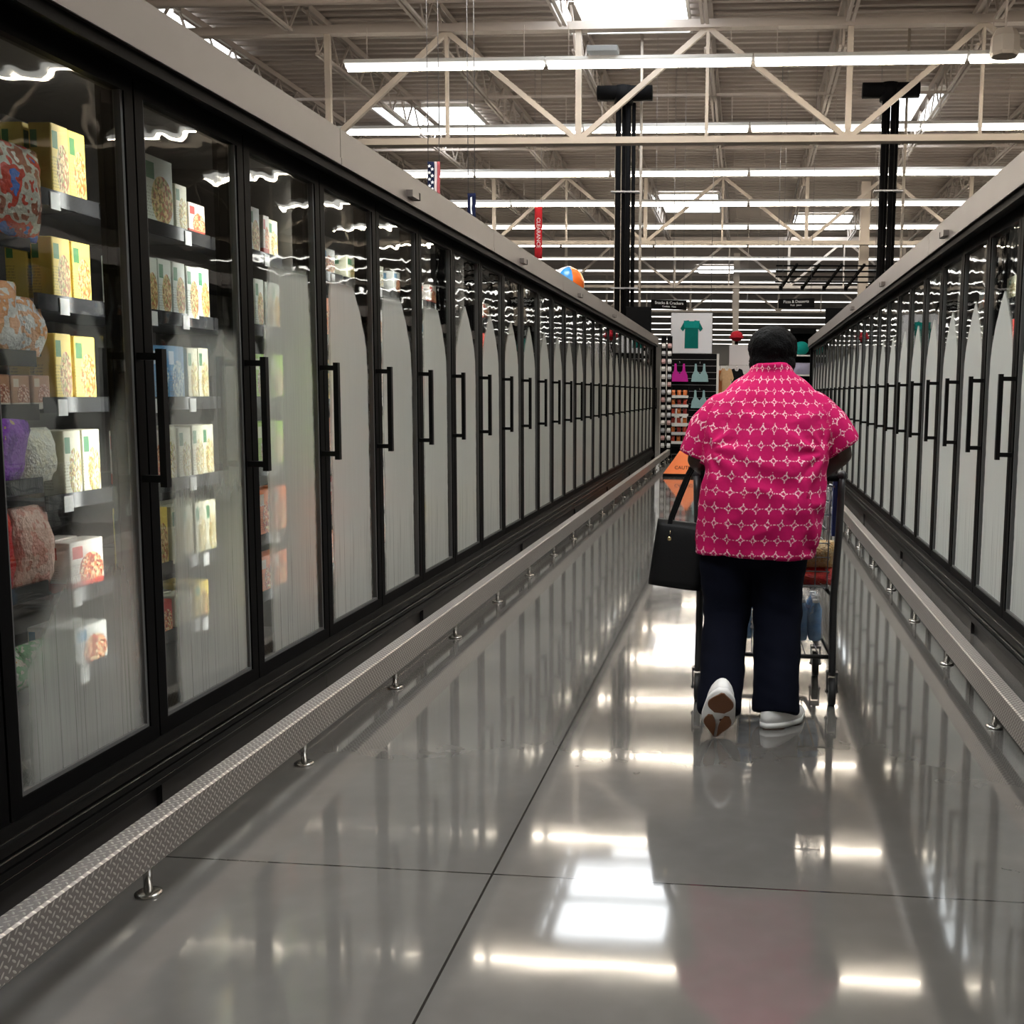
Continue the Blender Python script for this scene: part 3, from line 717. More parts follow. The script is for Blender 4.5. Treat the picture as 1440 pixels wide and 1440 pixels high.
# ------------------------------------------------------------------ clothing department at the end of the aisle
TEAL = cloth_mat('teal_cloth', (.01, .30, .27)); DTEAL = cloth_mat('dark_teal_cloth', (.006, .16, .14)); PINKC = cloth_mat('magenta_cloth', (.62, .03, .36)); AQUA = cloth_mat('grey_aqua_cloth', (.32, .50, .52))
def shirt_poly(w_, h, z0):
    p = [(-.5, .97), (-.22, 1.), (-.1, .93), (.1, .93), (.22, 1.), (.5, .97), (.78, .70), (.60, .60), (.46, .70), (.48, 0), (-.48, 0), (-.46, .70), (-.60, .60), (-.78, .70)]
    return [(a * w_ / 1.5, z0 + b * h) for a, b in p]
t = thing('display_wall', 'black slatted display wall below the teal shirt poster', 'display', (-1.27, 25.0, 0))
G().box(-.60, .60, .0, .10, .0, 2.34).build('back_panel', BLACKP, t)
for k in range(14): G().box(-.58, .58, -.012, 0, .25 + .15 * k, .26 + .15 * k).build('slat_groove', WIRE, t)
G().box(-.60, .60, -.45, 0, .0, .16).build('base_deck', BLACK, t)
G().box(.58, .63, -.04, .12, 0, 2.34).build('side_post', WHITE, t)
t = thing('poster', 'white square poster showing a teal T-shirt', 'poster', (-1.30, 24.99, 2.345))
G().bbox(-.49, .49, .0, .05, .0, .95, .01).build('panel', mat('poster_white', (.66, .67, .72), .4), t)
G().prism(shirt_poly(.36 * 1.42, .66, .12), 'y', -.006, 0).build('printed_shirt', DTEAL, t)
G().prism([(-.17, .6), (-.19, .77), (-.05, .76), (.05, .76), (.19, .77), (.17, .6)], 'y', -.009, -.006).build('printed_yoke', TEAL, t)
G().box(-.5, .5, .05, .07, -.0, .96).build('frame', BLACKP, t)
for q in (-.45, .45): G().tube([(q, .03, .95), (q, .03, 6.55)], .006, 6).build('wire', WIRE, t)
def bra(x, z, m_, label):
    t = thing('sports_bra', label, 'sports bra', (x, 24.86, z), group=None)
    body = [(-.5, 0), (.5, 0), (.46, .35), (.33, .62), (.30, 1.), (.20, 1.), (.17, .62), (0, .42), (-.17, .62), (-.20, 1.), (-.30, 1.), (-.33, .62), (-.46, .35)]
    g = G().prism([(a * .40, b * .42) for a, b in body], 'y', -.03, .03); g.build('body', m_, t)
    G().box(-.2, .2, -.034, .034, 0, .04).build('waistband', m_, t)
    G().tube([(0, .0, .40), (0, .0, .47), (0, .12, .47)], .006, 6).build('hook', CHROME, t)
    G().bar((-.1, 0, .41), (.1, 0, .41), .02).build('hanger', BLACKP, t)
bra(-1.56, 1.68, PINKC, 'magenta sports bra hanging on the black display wall, upper left')
bra(-1.08, 1.68, AQUA, 'grey-blue sports bra hanging right of the magenta one')
bra(-1.08, 1.06, AQUA, 'grey-blue sports bra hanging on the lower row, under another one')
bra(-1.52, .62, WHITE, 'white sports bra hanging low behind the snack shelves')
# snack shelves
t = thing('snack_stand', 'narrow stand of small white shelves with red snacks at the end of the left bumper', 'display stand', (-1.44, 22.9, 0))
G().box(-.20, -.17, .16, .2, 0, 1.55).build('post', BLACK, t); G().box(.17, .20, .16, .2, 0, 1.55).build('post', BLACK, t); G().box(-.22, .22, -.12, .22, 0, .06).build('base', BLACK, t)
zs = [.34, .54, .74, .94, 1.14, 1.34]
for z in zs:
    s = G().box(-.20, .20, -.10, .16, z - .015, z).build('shelf', WHITE, t); G().box(-.205, .205, -.112, -.10, z - .04, z + .02).build('lip', WHITE, s)
REDSN = [mat('red_snack_pack', (.5, .06, .03), .3), mat('orange_snack_pack', (.62, .16, .03), .3), mat('dark_red_snack_pack', (.3, .03, .02), .3)]
zn = ['lowest', 'second lowest', 'third lowest', 'third highest', 'second highest', 'top']
for i, z in enumerate(zs):
    for k in range(3):
        pillow('snack_pack', .09, .10, .13, REDSN[(i + k) % 3] if i < 5 else REDSN[1], (-1.57 + .13 * k, 22.92, z), (0, 0, PI / 2), '%s %s snack pack on the %s shelf of the snack stand' % (('left', 'middle', 'right')[k], (('red', 'orange', 'dark red')[(i + k) % 3] if i < 5 else 'orange'), zn[i]), i * 3 + k, cat='snack pack')
# clip strips with small packets
PK = [mat('white_packet', (.72, .70, .68), .3), mat('pink_packet', (.6, .35, .33), .3), mat('grey_packet', (.4, .4, .42), .3)]
for cx, lb, off in ((-1.77, 'left', 0), (-1.64, 'right', 1)):
    t = thing('clip_strip', '%s upright strip hung with small packets at the far end of the left freezers' % lb, 'display strip', (cx, 22.62, 0))
    G().box(-.055, .055, .02, .03, .06, 2.62).build('strip', BLACKP, t); G().box(-.07, .07, -.03, .1, 0, .06).build('base', BLACK, t)
    for k in range(14):
        z = .22 + .165 * k
        for q in (0,):
            G_ = G().loft([[(-.035, 0, 0), (.035, 0, 0), (.035, .012, 0), (-.035, .012, 0)], [(-.042, -.018, .04), (.042, -.018, .04), (.042, .016, .04), (-.042, .016, .04)], [(-.035, .0, .10), (.035, .0, .10), (.035, .012, .10), (-.035, .012, .10)]], False)
            o = G_.build('snack_packet', PK[(0, 0, 1, 0, 2)[(k * 2 + off) % 5]], None, (cx, 22.62, z)); tag(o, 'small packet, number %d from the bottom of the %s packet strip' % (k + 1, lb), 'packet', 'packets on the %s clip strip' % lb)
# clothing racks to the right
def garment(nm, x, y, z, w_, h, m_, label, rz=0, trousers=None):
    t = thing(nm, label, 'clothing', (x, y, z), (0, 0, rz))
    P = shirt_poly(w_, h, 0)
    G().prism(P, 'y', -.04, .04).build('body', m_, t); G().tube([(0, 0, h * .95), (0, 0, h + .06), (.0, .05, h + .09)], .006, 6).build('hanger_hook', CHROME, t)
    return t
def rack(x, y, w_, h, label):
    t = thing('clothing_rack', label, 'clothing rack', (x, y, 0))
    G().tube([(-w_ / 2, 0, .03), (-w_ / 2, 0, h), (w_ / 2, 0, h), (w_ / 2, 0, .03)], .018, 8).build('frame', CHROME, t)
    for q in (-w_ / 2, w_ / 2): G().box(q - .03, q + .03, -.3, .3, 0, .035).build('foot', BLACKP, t)
rack(-.3, 25.6, .95, 2.1, 'chrome clothing rack with orange and black clothes right of the poster wall')
OR = cloth_mat('orange_cloth', (.75, .28, .10)); PE = cloth_mat('peach_cloth', (.78, .50, .28)); BK = cloth_mat('black_cloth', (.01, .01, .012)); PK2 = cloth_mat('pink_cloth', (.7, .16, .25)); LV = cloth_mat('lavender_cloth', (.38, .37, .50)); RD = cloth_mat('red_cloth', (.55, .03, .05)); WH = cloth_mat('white_cloth', (.7, .68, .66))
garment('hanging_shirt', -.62, 25.6, 1.30, .34, .72, OR, 'orange shirt on the rack, nearest the poster wall')
garment('hanging_shirt', -.46, 25.52, 1.22, .34, .80, PE, 'peach shirt hanging in front of the orange shirt')
garment('hanging_shirt', -.22, 25.6, 1.10, .40, .92, BK, 'black top hanging left of the shopper\'s shoulder')
garment('hanging_shirt', -.04, 25.52, 1.10, .26, .70, PK2, 'pink top beside the black top')
garment('hanging_shirt', .10, 25.6, 1.2, .3, .75, WH, 'white top at the right end of the rack')
t = thing('poster', 'plain pale poster above the black top, left of the shopper\'s head', 'poster', (-.16, 26.2, 0)); G().bbox(-.26, .26, 0, .04, 1.95, 2.62, .01).build('panel', mat('pale_poster', (.62, .60, .62), .5), t); G().tube([(0, .05, 0), (0, .05, 2.5)], .02, 8).build('post', WIRE, t); G().box(-.2, .2, -.1, .2, 0, .02).build('foot', WIRE, t)
t = thing('hat_stand', 'black stand with a bright red hat left of the shopper\'s head', 'stand', (-.26, 27.8, 0)); G().tube([(0, 0, .02), (0, 0, 2.86)], .045, 10).build('post', BLACKP, t); G().tube([(0, 0, 0), (0, 0, .03)], .22, 16).build('foot', BLACKP, t)
t = thing('sun_hat', 'bright red hat on top of the black stand', 'hat', (-.26, 27.8, 2.862)); G().ball((0, 0, .05), (.17, .17, .14), 14, 8).build('crown', RD, t); G().prism([(-.16, -.28), (.16, -.28), (.19, -.08), (-.19, -.08)], 'z', .0, .03).build('visor', RD, t)
rack(.35, 27., .9, 1.9, 'chrome clothing rack with red clothes left of the shopper\'s neck')
for i, (m_, lb) in enumerate(((RD, 'red'), (WH, 'white'), (RD, 'second red'), (REDP, 'dull red'))): garment('hanging_shirt', .0 + .22 * i, 27. - .1 * (i % 2), 1.05 + .05 * i, .34, .8, m_, '%s shirt on the rack left of the shopper\'s neck' % lb)
# right of the head
t = thing('gondola_shelf', 'tall black store shelf beside the far end of the right freezers', 'shelf', (1.25, 23.6, 0))
G().box(-.28, .28, .22, .28, 0, 2.75).build('back', BLACKP, t)
for z in (.15, .75, 1.30, 1.85, 2.28): G().box(-.28, .28, -.16, .22, z - .03, z).build('shelf', WHITE, t)
G().box(-.28, -.25, .18, .3, 0, 2.75).build('upright', BLACK, t); G().box(.25, .28, .18, .3, 0, 2.75).build('upright', BLACK, t); G().box(-.28, .28, -.16, .25, 2.74, 2.86).build('canopy', BLACK, t)
for z, m_, lb, h, cat in ((2.28, TEAL, 'rounded teal cushion on the top shelf beside the right freezer end', .36, 'cushion'), (1.85, LV, 'lavender folded clothes on the second shelf beside the right freezer end', .26, 'clothing'), (1.30, WH, 'white folded clothes on the third shelf beside the right freezer end', .30, 'clothing'), (.75, RD, 'red folded clothes low on the shelf beside the right freezer end', .3, 'clothing')):
    if cat == 'cushion': tag(G().ball((1.22, 23.58, z + .15), (.17, .15, .15), 20, 12).build('cushion', m_), lb, cat); continue
    pillow('folded_clothes', .40, .25, h, m_, (1.25, 23.6, z), (0, 0, PI / 2), lb, 21, cat=cat)
# gondola runs further back so the end of the aisle is furnished
def gondola(x, y, w_, label, ms):
    t = thing('gondola_shelf', label, 'shelf', (x, y, 0), group=None)
    G().box(-w_ / 2, w_ / 2, .2, .26, 0, 2.2).build('back', WHITE, t)
    for z in (.18, .62, 1.06, 1.5): G().box(-w_ / 2, w_ / 2, -.2, .2, z - .03, z).build('shelf', WHITE, t)
    for q in (-w_ / 2, w_ / 2): G().box(q - .02, q + .02, -.2, .26, 0, 2.2).build('upright', WHITE, t)
gondola(-1.2, 30., 2.4, 'white store shelf behind the black display wall', [])
gondola(1.6, 30., 2.4, 'white store shelf behind the shopper and the right freezer end', [])
gondola(.3, 36., 3.2, 'white store shelf farther back, between the freezer ends', [])
# orange caution cone
t = thing('caution_cone', 'orange pop-up caution cone standing on the floor at the end of the left bumper', 'caution cone', (-.97, 17.7, 0))
CONE = mat('orange_cone_fabric', (1., .20, .01), .5); n = 3
def ringc(r, z): return [(r * math.cos(2 * PI * k / n + PI / 2), r * math.sin(2 * PI * k / n + PI / 2), z) for k in range(n)]
G().loft([ringc(.44, .05), ringc(.22, .32), ringc(.02, .58)], False).build('fabric', CONE, t)
G().loft([ringc(.45, 0.), ringc(.445, .05)], False).build('base_band', BLACKP, t)
G().tube([(0, 0, .56), (0, 0, .62)], .016, 10).build('top_cap', BLACKP, t)
lettering('CAUTION', .085, BLACKP, t, (0, -.179, .15), (PI / 2 - .37, 0, 0))

# ------------------------------------------------------------------ the shopper
def remesh(me, vox, it=4, fac=.5):
    o = bpy.data.objects.new('tmp', me); COL.objects.link(o)
    r = o.modifiers.new('r', 'REMESH'); r.mode = 'VOXEL'; r.voxel_size = vox; r.use_smooth_shade = True
    s = o.modifiers.new('s', 'SMOOTH'); s.iterations = it; s.factor = fac
    bpy.context.view_layer.update()
    m2 = bpy.data.meshes.new_from_object(o.evaluated_get(bpy.context.evaluated_depsgraph_get())); bpy.data.objects.remove(o)
    m2.polygons.foreach_set('use_smooth', [True] * len(m2.polygons)); return m2
def chain(g, pts, n=14, e0=True, e1=True):
    """tapered limb through (x,y,z,r) joints"""
    P = []
    for a, b in zip(pts, pts[1:]):
        for k in range(6):
            t = k / 6; P.append([a[i] + (b[i] - a[i]) * t for i in range(4)])
    P.append(list(pts[-1])); Q = [p[:] for p in P]
    for _ in range(2):
        for i in range(1, len(P) - 1): Q[i] = [(P[i - 1][j] + 2 * P[i][j] + P[i + 1][j]) / 4 for j in range(4)]
        P = [q[:] for q in Q]
    g.tube([p[:3] for p in P], [p[3] for p in P], n)
    if e0: g.ball(pts[0][:3], pts[0][3], 14, 10)
    if e1: g.ball(pts[-1][:3], pts[-1][3], 14, 10)
BX, BY = .08, 4.42
person = thing('person', 'person in a pink patterned shirt and navy trousers pushing a cart, seen from behind', 'person', (BX, BY, 0))
def put(o): o.location = (-BX, -BY, 0); o.parent = person; return o
SKIN = mat('dark_brown_skin', (.055, .027, .017), .5)
g = G()
g.ball((.113, 4.585, 1.575), (.080, .095, .105), 20, 14); g.ball((.113, 4.635, 1.515), (.058, .058, .055)); g.ball((.113, 4.685, 1.545), (.017, .022, .02)); g.ball((.113, 4.675, 1.508), (.026, .014, .010))
for q in (-1, 1): g.ball((.113 + q * .084, 4.585, 1.56), (.012, .022, .032)); g.ball((.113 + q * .034, 4.672, 1.59), (.022, .012, .008))
chain(g, [(.112, 4.57, 1.52, .062), (.105, 4.52, 1.44, .066), (.1, 4.49, 1.34, .10)])
chain(g, [(.09, 4.46, 1.25, .13), (.08, 4.42, 1.02, .14), (.06, 4.41, .84, .15)], 20)
HY, HZ = 4.71, 1.022                                   # cart handle
for sx, sh, el, wr in ((-1, (-.07, 4.475, 1.30), (-.205, 4.455, 1.115), (-.150, 4.635, 1.045)), (1, (.27, 4.475, 1.31), (.425, 4.475, 1.15), (.345, 4.635, 1.05))):
    chain(g, [(*sh, .036), (*el, .045), (wr[0] * .55 + el[0] * .45, wr[1] * .55 + el[1] * .45, wr[2] * .5 + el[2] * .5, .042), (*wr, .030)])
    px = wr[0]
    chain(g, [(*wr, .028), (px - sx * .002, 4.665, 1.050, .026), (px, 4.690, 1.050, .020)])
    for k in range(4):
        x = px + (k - 1.5) * .023; ln = (.98, 1.06, 1.0, .86)[k if sx < 0 else 3 - k]
        g.tube([(x * .6 + px * .4, 4.672, 1.052), (x, 4.698, 1.052), (x, HY + .018 * ln, HZ + .020), (x, HY + .026 * ln, HZ), (x, HY + .012, HZ - .022 * ln), (x, HY - .008 * ln, HZ - .024)], [.011, .0095, .009, .0085, .008, .0065], 8)
    tx = px - sx * .030
    g.tube([(px - sx * .018, 4.655, 1.044), (tx, 4.678, 1.030), (tx - sx * .004, 4.694, 1.004), (tx + sx * .006, 4.712, .997)], [.014, .0115, .010, .008], 8)
for q in ([(-.05, 4.41, .82, .10), (-.07, 4.43, .46, .062), (-.073, 4.20, .17, .042)], [(.16, 4.41, .82, .10), (.162, 4.45, .46, .062), (.15, 4.34, .11, .042)]): chain(g, q)
chain(g, [(-.073, 4.19, .17, .042), (-.07, 4.13, .17, .03), (-.068, 4.09, .10, .022)]); chain(g, [(.15, 4.34, .10, .042), (.185, 4.40, .045, .03), (.21, 4.44, .035, .022)])
body = put(link('body', remesh(g.mesh('body', SKIN), .0055, 3, .4))); body.data.materials.append(SKIN) if not body.data.materials else None
EYE = mat('eye_white', (.7, .68, .64), .2); IRIS = mat('dark_iris', (.01, .006, .004), .2)
for q in (-1, 1):
    o = put(G().ball((.113 + q * .034, 4.668, 1.575), .0125, 10, 8).build('eye', EYE)); put(G().ball((.113 + q * .034, 4.678, 1.574), .0058, 8, 6).build('iris', IRIS))
# hair: short black curls
g = G(); g.ball((.114, 4.555, 1.588), (.107, .108, .098), 24, 16); g.ball((.112, 4.535, 1.525), (.101, .082, .072), 20, 12)
hm = remesh(g.mesh('hair', None), .006, 4, .5)
for vtx in hm.vertices:
    p = vtx.co; q = noise.noise(p * 55) * .0035 + noise.noise(p * 130) * .0025 + noise.noise(p * 18) * .004; vtx.co = p + vtx.normal * q
HAIR = M('black_curly_hair', (.002, .0019, .002), .65, spec=.08); HAIR.bump(HAIR.noise(160., detail=4.), .8, .006)
hm.materials.clear(); hm.materials.append(HAIR.m); put(link('hair', hm))
# shirt
g = G()
T = [(.725, .063, 4.400, .256, .182), (.80, .068, 4.40, .261, .190), (.95, .080, 4.40, .262, .200), (1.10, .090, 4.42, .256, .200), (1.22, .095, 4.44, .258, .188), (1.31, .098, 4.46, .248, .168),
     (1.375, .100, 4.478, .220, .145), (1.425, .104, 4.49, .178, .124), (1.46, .106, 4.500, .134, .106), (1.49, .107, 4.512, .092, .091), (1.515, .108, 4.522, .072, .082)]
def tor(z):
    for a, b in zip(T, T[1:]):
        if a[0] <= z <= b[0]:
            t = (z - a[0]) / (b[0] - a[0]); return [a[i] + (b[i] - a[i]) * t for i in range(5)]
    return list(T[0] if z < T[0][0] else T[-1])
def sring(z, k=1.):
    _, cx, cy, hw, hd = tor(z); r = []
    for i in range(48):
        a = 2 * PI * i / 48; ca, sa = math.cos(a), math.sin(a)
        r.append((cx + math.copysign(abs(ca) ** .82, ca) * hw * k, cy + math.copysign(abs(sa) ** .9, sa) * hd * k, z + (.008 * math.sin(a * 3 + 1) if z < .73 else 0)))
    return r
zz = [.725 + (1.515 - .725) * i / 50 for i in range(51)]; g.loft([sring(z) for z in zz])
SL = [(-.085, 4.475, 1.318, .086), (-.150, 4.47, 1.245, .092), (-.204, 4.465, 1.118, .079)]
SR = [(.285, 4.475, 1.325, .086), (.350, 4.478, 1.268, .091), (.422, 4.48, 1.165, .080)]
for S in (SL, SR): chain(g, S, 22, True, False)
collar = []
for i in range(30):
    a = 2 * PI * i / 30; collar.append((.108 + .080 * math.cos(a), 4.515 + .090 * math.sin(a), 1.500 - .012 * math.sin(a)))
g.tube(collar, .014, 8, True)
sm = remesh(g.mesh('shirt', None), .0095, 6, .5)
def seg(p, S):
    best = None
    for a, b in zip(S, S[1:]):
        A = Vector(a[:3]); d = Vector(b[:3]) - A; t = max(0, min(1, (p - A).dot(d) / d.length_squared)); q = (p - A - d * t)
        if best is None or q.length < best[0]: best = (q.length, t + S.index(a), q, d)
    return best
uvv = []
for vtx in sm.vertices:
    p = vtx.co.copy(); n_ = vtx.normal.copy(); d = 0
    z = p.z; _, cx, cy, hw, hd = tor(z)
    rad = math.hypot((p.x - cx) / hw, (p.y - cy) / hd)
    bl = seg(p, SL) if p.x < cx else seg(p, SR); slv = z < 1.36 and rad > 1.06 and bl[0] < .12
    if slv:
        ax = bl[3].normalized(); u_ = ax.cross(Vector((0, 1, 0))).normalized(); w_ = ax.cross(u_)
        uvv.append((math.atan2(bl[2].dot(u_), bl[2].dot(w_)) * .09, bl[1] * .14 + .02))
        d = noise.noise(p * 11) * .006 + noise.noise(p * 26) * .002
    else:
        a = math.atan2(p.x - cx, -(p.y - cy)) ; uvv.append((math.copysign(1, a) * min(abs(a), PI) * .235, z + max(0, z - 1.30) * .35))
        ra = noise.noise(Vector((p.x * 5 + z * 2.5, p.y * 5, z * 9))); d = (abs(ra) * -.026 + .008) * (1 if z < 1.32 else .4)
        d += noise.noise(Vector((p.x * 14, p.y * 14, z * 5))) * .005
        for sx, xa in ((-1, -.15), (1, .335)):           # folds fanning down from the armpits
            dx, dz = (p.x - xa), z - 1.16; r_ = math.hypot(dx, dz)
            d += .010 * math.sin(math.atan2(dz, dx * sx) * 9 + sx) * math.exp(-(r_ / .16) ** 2) * (1 - math.exp(-(r_ / .05) ** 2))
        d += .010 * math.exp(-((p.x - .27 - (z - .9) * -.25) / .018) ** 2) * (1 if .76 < z < 1.05 and p.y < cy else 0)
        if z < .765 and z > .735: d -= .002
    vtx.co = p + n_ * d
uv = sm.uv_layers.new(name='UVMap')
for lp in sm.loops: uv.data[lp.index].uv = uvv[lp.vertex_index]
def shirt_mat():
    m = M('pink_patterned_cotton', (.6, .02, .14), .85, spec=.15); uv = m.xyz('UV'); P = .0605
    nz = m.noise(8., detail=3.)
    u_ = (uv[0] / P + (nz - .5) * .25).fr() - .5; v_ = ((uv[1]) / (P * 1.06) + (nz - .5) * .2).fr() - .5
    au, av = u_.abs(), v_.abs(); dia = au + av
    ring = ((dia - .20).abs()).lt(.062)                                   # diamond outline
    link_ = av.lt(.025) * au.gt(.42)                                      # joining stitches along the row
    dot = ((au.pw(2.) + av.pw(2.)).lt(.0042))
    arm = (au.lt(.045) * av.gt(.2) * av.lt(.34)).mx(av.lt(.045) * au.gt(.2) * au.lt(.33))
    pat = ring.mx(link_).mx(arm).mx(dot * .0)
    thread = m.noise(160., detail=2.).ss(.36, .56)
    base = m.mix(m.noise(7., detail=4.), (.43, .005, .078), (.60, .012, .14))
    m.set(Base_Color=m.mix(pat * thread * .95, base, (.88, .58, .64)))
    m.bump(m.noise(26., detail=5.), .35, .008); return m.m
SHIRT = shirt_mat(); sm.materials.clear(); sm.materials.append(SHIRT); put(link('shirt', sm))
# trousers
g = G(); NAV = cloth_mat('navy_cotton', (.003, .004, .011))
g.ball((.052, 4.40, .79), (.218, .165, .13), 24, 14); g.loft([[(.052 + .215 * r * math.cos(2 * PI * k / 32), 4.40 + .16 * r * math.sin(2 * PI * k / 32), z) for k in range(32)] for z, r in ((.76, 1.), (.82, .98), (.88, .92), (.94, .88))])
chain(g, [(-.062, 4.40, .76, .125), (-.060, 4.42, .58, .112), (-.062, 4.42, .44, .098), (-.074, 4.255, .21, .093), (-.078, 4.175, .085, .092)], 20, True, False)
chain(g, [(.160, 4.40, .76, .125), (.158, 4.43, .58, .110), (.160, 4.44, .44, .102), (.160, 4.375, .20, .100), (.156, 4.325, .048, .100)], 20, True, False)
tm = remesh(g.mesh('trousers', None), .0095, 6, .5)
for vtx in tm.vertices:
    p = vtx.co; k = (noise.noise(Vector((p.x * 6, p.y * 6, p.z * 13))) * .008 + noise.noise(Vector((p.x * 13, p.y * 13, p.z * 6 + p.x * 9))) * .006 + noise.noise(Vector((p.x * 5, 3., p.z * 20 + p.x * 8))) * .004)
    vtx.co = p + vtx.normal * (k if p.z < .85 else 0)
tm.materials.clear(); tm.materials.append(NAV); put(link('trousers', tm))
# sneakers
LEATHER = mat('white_sneaker', (.78, .77, .75), .45); GUM = M('brown_gum_sole', (.19, .07, .025), .5); GUM.bump(GUM.noise(120.), .4, .004); GUM = GUM.m
def foot_ring(y, h0, h1, k=1.):
    """sole outline half widths along the foot"""
    t = y / .262; wl = (.030 + .013 * math.sin(PI * min(1, t * 1.15)) + .008 * math.exp(-((t - .68) / .2) ** 2)) * (math.sin(PI * min(1, max(.02, (1.02 - t) * 2.2)) / 2) ** .6) * (math.sin(PI * min(1, (t + .03) * 3.6) / 2) ** .5) * k * 1.32
    return wl
def shoe(loc, rot):
    ys = [.262 * i / 22 for i in range(23)]
    g = G(); rings = []
    for y in ys:
        t = y / .262; wl = foot_ring(y, 0, 0); hh = .085 if t < .3 else .085 - .045 * min(1, (t - .3) / .45); hh *= math.sin(PI * min(1, (t + .06) * 4) / 2) ** .4 * (1 if t < .85 else math.cos((t - .85) / .15 * PI / 2 * .8))
        rings.append([(wl * math.copysign(abs(math.cos(a)) ** .8, math.cos(a)), y, .024 + hh * max(0, math.sin(a)) ** .7 if math.sin(a) >= 0 else .024) for a in [2 * PI * k / 20 for k in range(20)]])
    g.loft(rings); o = link('shoe', g.mesh('shoe', LEATHER), None, (loc[0] - BX, loc[1] - BY, loc[2]), rot); o.parent = person
    g = G(); g.loft([[(sx * foot_ring(y, 0, 0, 1.08), y + (-.003 if y == 0 else .003 if y > .26 else 0), z) for sx, z in ((-1, .006), (1, .006), (1, .028), (-1, .028))] for y in ys]); g.build('midsole', LEATHER, o)
    def pad(y0, y1, x0, x1, nm):
        g = G(); n = 12; out = []
        for i in range(n + 1):
            y = y0 + (y1 - y0) * i / n; e = math.sin(PI * i / n) ** .5 if 0 < i < n else .25; w_ = foot_ring(y, 0, 0, .97)
            xa, xb = x0 * w_, x1 * w_; c = (xa + xb) / 2; hw = (xb - xa) / 2 * max(.35, e)
            out.append([(c - hw, y, .0), (c + hw, y, .0), (c + hw, y, .0075), (c - hw, y, .0075)])
        g.loft(out, False); g.build(nm, GUM, o)
    pad(.004, .115, -1, 1, 'heel_pad'); pad(.135, .255, -1, -.12, 'toe_pad'); pad(.135, .255, .12, 1, 'toe_pad')
    g = G(); 
    for i in range(4): g.tube([(-.026 + .002 * i, .115 + .020 * i, .096 - .011 * i), (0, .118 + .020 * i, .108 - .0115 * i), (.026 - .002 * i, .115 + .020 * i, .096 - .011 * i)], .003, 6)
    g.build('laces', LEATHER, o); return o
shoe((-.062, 3.985, .226), (math.radians(-59), math.radians(6), math.radians(3)))
shoe((.105, 4.255, 0.0), (0, 0, math.radians(-42)))

# ------------------------------------------------------------------ tote bag on the left forearm
LEA = M('black_leather', (.003, .003, .0035), .5, spec=.2); LEA.bump(LEA.noise(120.), .25, .003); LEA = LEA.m
GOLD = mat('gold_charm', (.75, .62, .35), .25, 1.)
bag = thing('tote_bag', 'black leather tote bag hanging from the shopper\'s left forearm', 'bag', (-.285, 4.53, .545), (0, math.radians(5), math.radians(-8)))
g = G(); ring = []
for i in range(11):
    t = i / 10; hw = .122 - .010 * t; hd = .055 * (1 - t) ** .7 + .018; z = .005 + .285 * t
    ring.append([(math.copysign(abs(math.cos(a)) ** .35, math.cos(a)) * hw, math.copysign(abs(math.sin(a)) ** .5, math.sin(a)) * hd, z - .010 * t * math.cos(a) ** 2 * 0) for a in [2 * PI * (k + .5) / 28 for k in range(28)]])
g.loft(ring); g.build('body', LEA, bag)
G().box(-.105, .105, -.026, -.022, .252, .256).build('seam', LEA, bag)
G().tube([(-.085, -.030, .215), (.085, -.030, .215)], .003, 6).build('zipper', mat('dark_zip', (.05, .05, .05), .3, 1.), bag)
for q in (-1, 1):
    y = q * .02; pts = [(-.055, y, .24), (-.052, y, .30), (-.025, y * 1.2, .40), (.005, y * 1.3, .50), (.033, y * 1.4, .565), (.050, y * 1.4, .582), (.066, y * 1.4, .560), (.076, y * 1.3, .48), (.082, y * 1.2, .40), (.085, y, .30), (.085, y, .24)]
    g = G()
    for a, b in zip(pts, pts[1:]): g.bar(a, b, .020, .007, (0, 1, 0))
    for p in pts[1:-1]: g.ball(p, (.009, .005, .009), 8, 6)
    g.build('strap', LEA, bag)
ch = G().tube([(-.045, -.034, .25), (-.045, -.034, .222)], .002, 6).build('charm_chain', GOLD, bag); G().ball((-.045, -.036, .207), (.013, .006, .016), 14, 10).build('charm', GOLD, bag)

# ------------------------------------------------------------------ shopping cart
cart = thing('shopping_cart', 'wire shopping cart with dark posts pushed by the shopper', 'shopping cart', (.115, 4.66, 0))
CARTM = mat('dark_cart_steel', (.035, .035, .037), .38, .3); BLUEP = mat('blue_cart_plastic', (.02, .06, .30), .4)
G().tube([(-.33, .05, 1.022), (.33, .05, 1.022)], .0135, 12).build('handle', BLACKP, cart)
for q in (-1, 1):
    g = G(); g.tube([(q * .325, .05, 1.04), (q * .322, .03, .95), (q * .315, .015, .75), (q * .300, .0, .48), (q * .302, -.015, .2), (q * .303, -.02, .135)], .0165, 10); g.ball((q * .325, .05, 1.035), .024, 12, 8); g.build('post', CARTM, cart)
    G().box(q * .30 - .012, q * .30 + .012, .05, .09, .76, 1.03).build('corner_guard', BLUEP, cart)
g = G()
for q in (-1, 1): g.tube([(q * .302, -.01, .215), (q * .285, .35, .215), (q * .235, .78, .215)], .011, 8); g.tube([(q * .30, .02, .49), (q * .26, .40, .49), (q * .21, .86, .52)], .009, 8)
for y, x in ((.0, .302), (.47, .267), (.78, .235)): g.tube([(-x, y, .215), (x, y, .215)], .010, 8)
g.build('base_frame', CARTM, cart)
def bw(y): return .285 - .075 * y / .82
zb = lambda y: .512 + .03 * y; zt = lambda y: .985 - .02 * y
g = G(); r = .0028
for k in range(11): x = -.275 + .055 * k; g.tube([(x, .07, zb(.07)), (x, .05, zt(0))], r, 5)
for k in range(8): z = .53 + .065 * k; g.tube([(-.285, .065, z), (.285, .065, z)], r, 5)
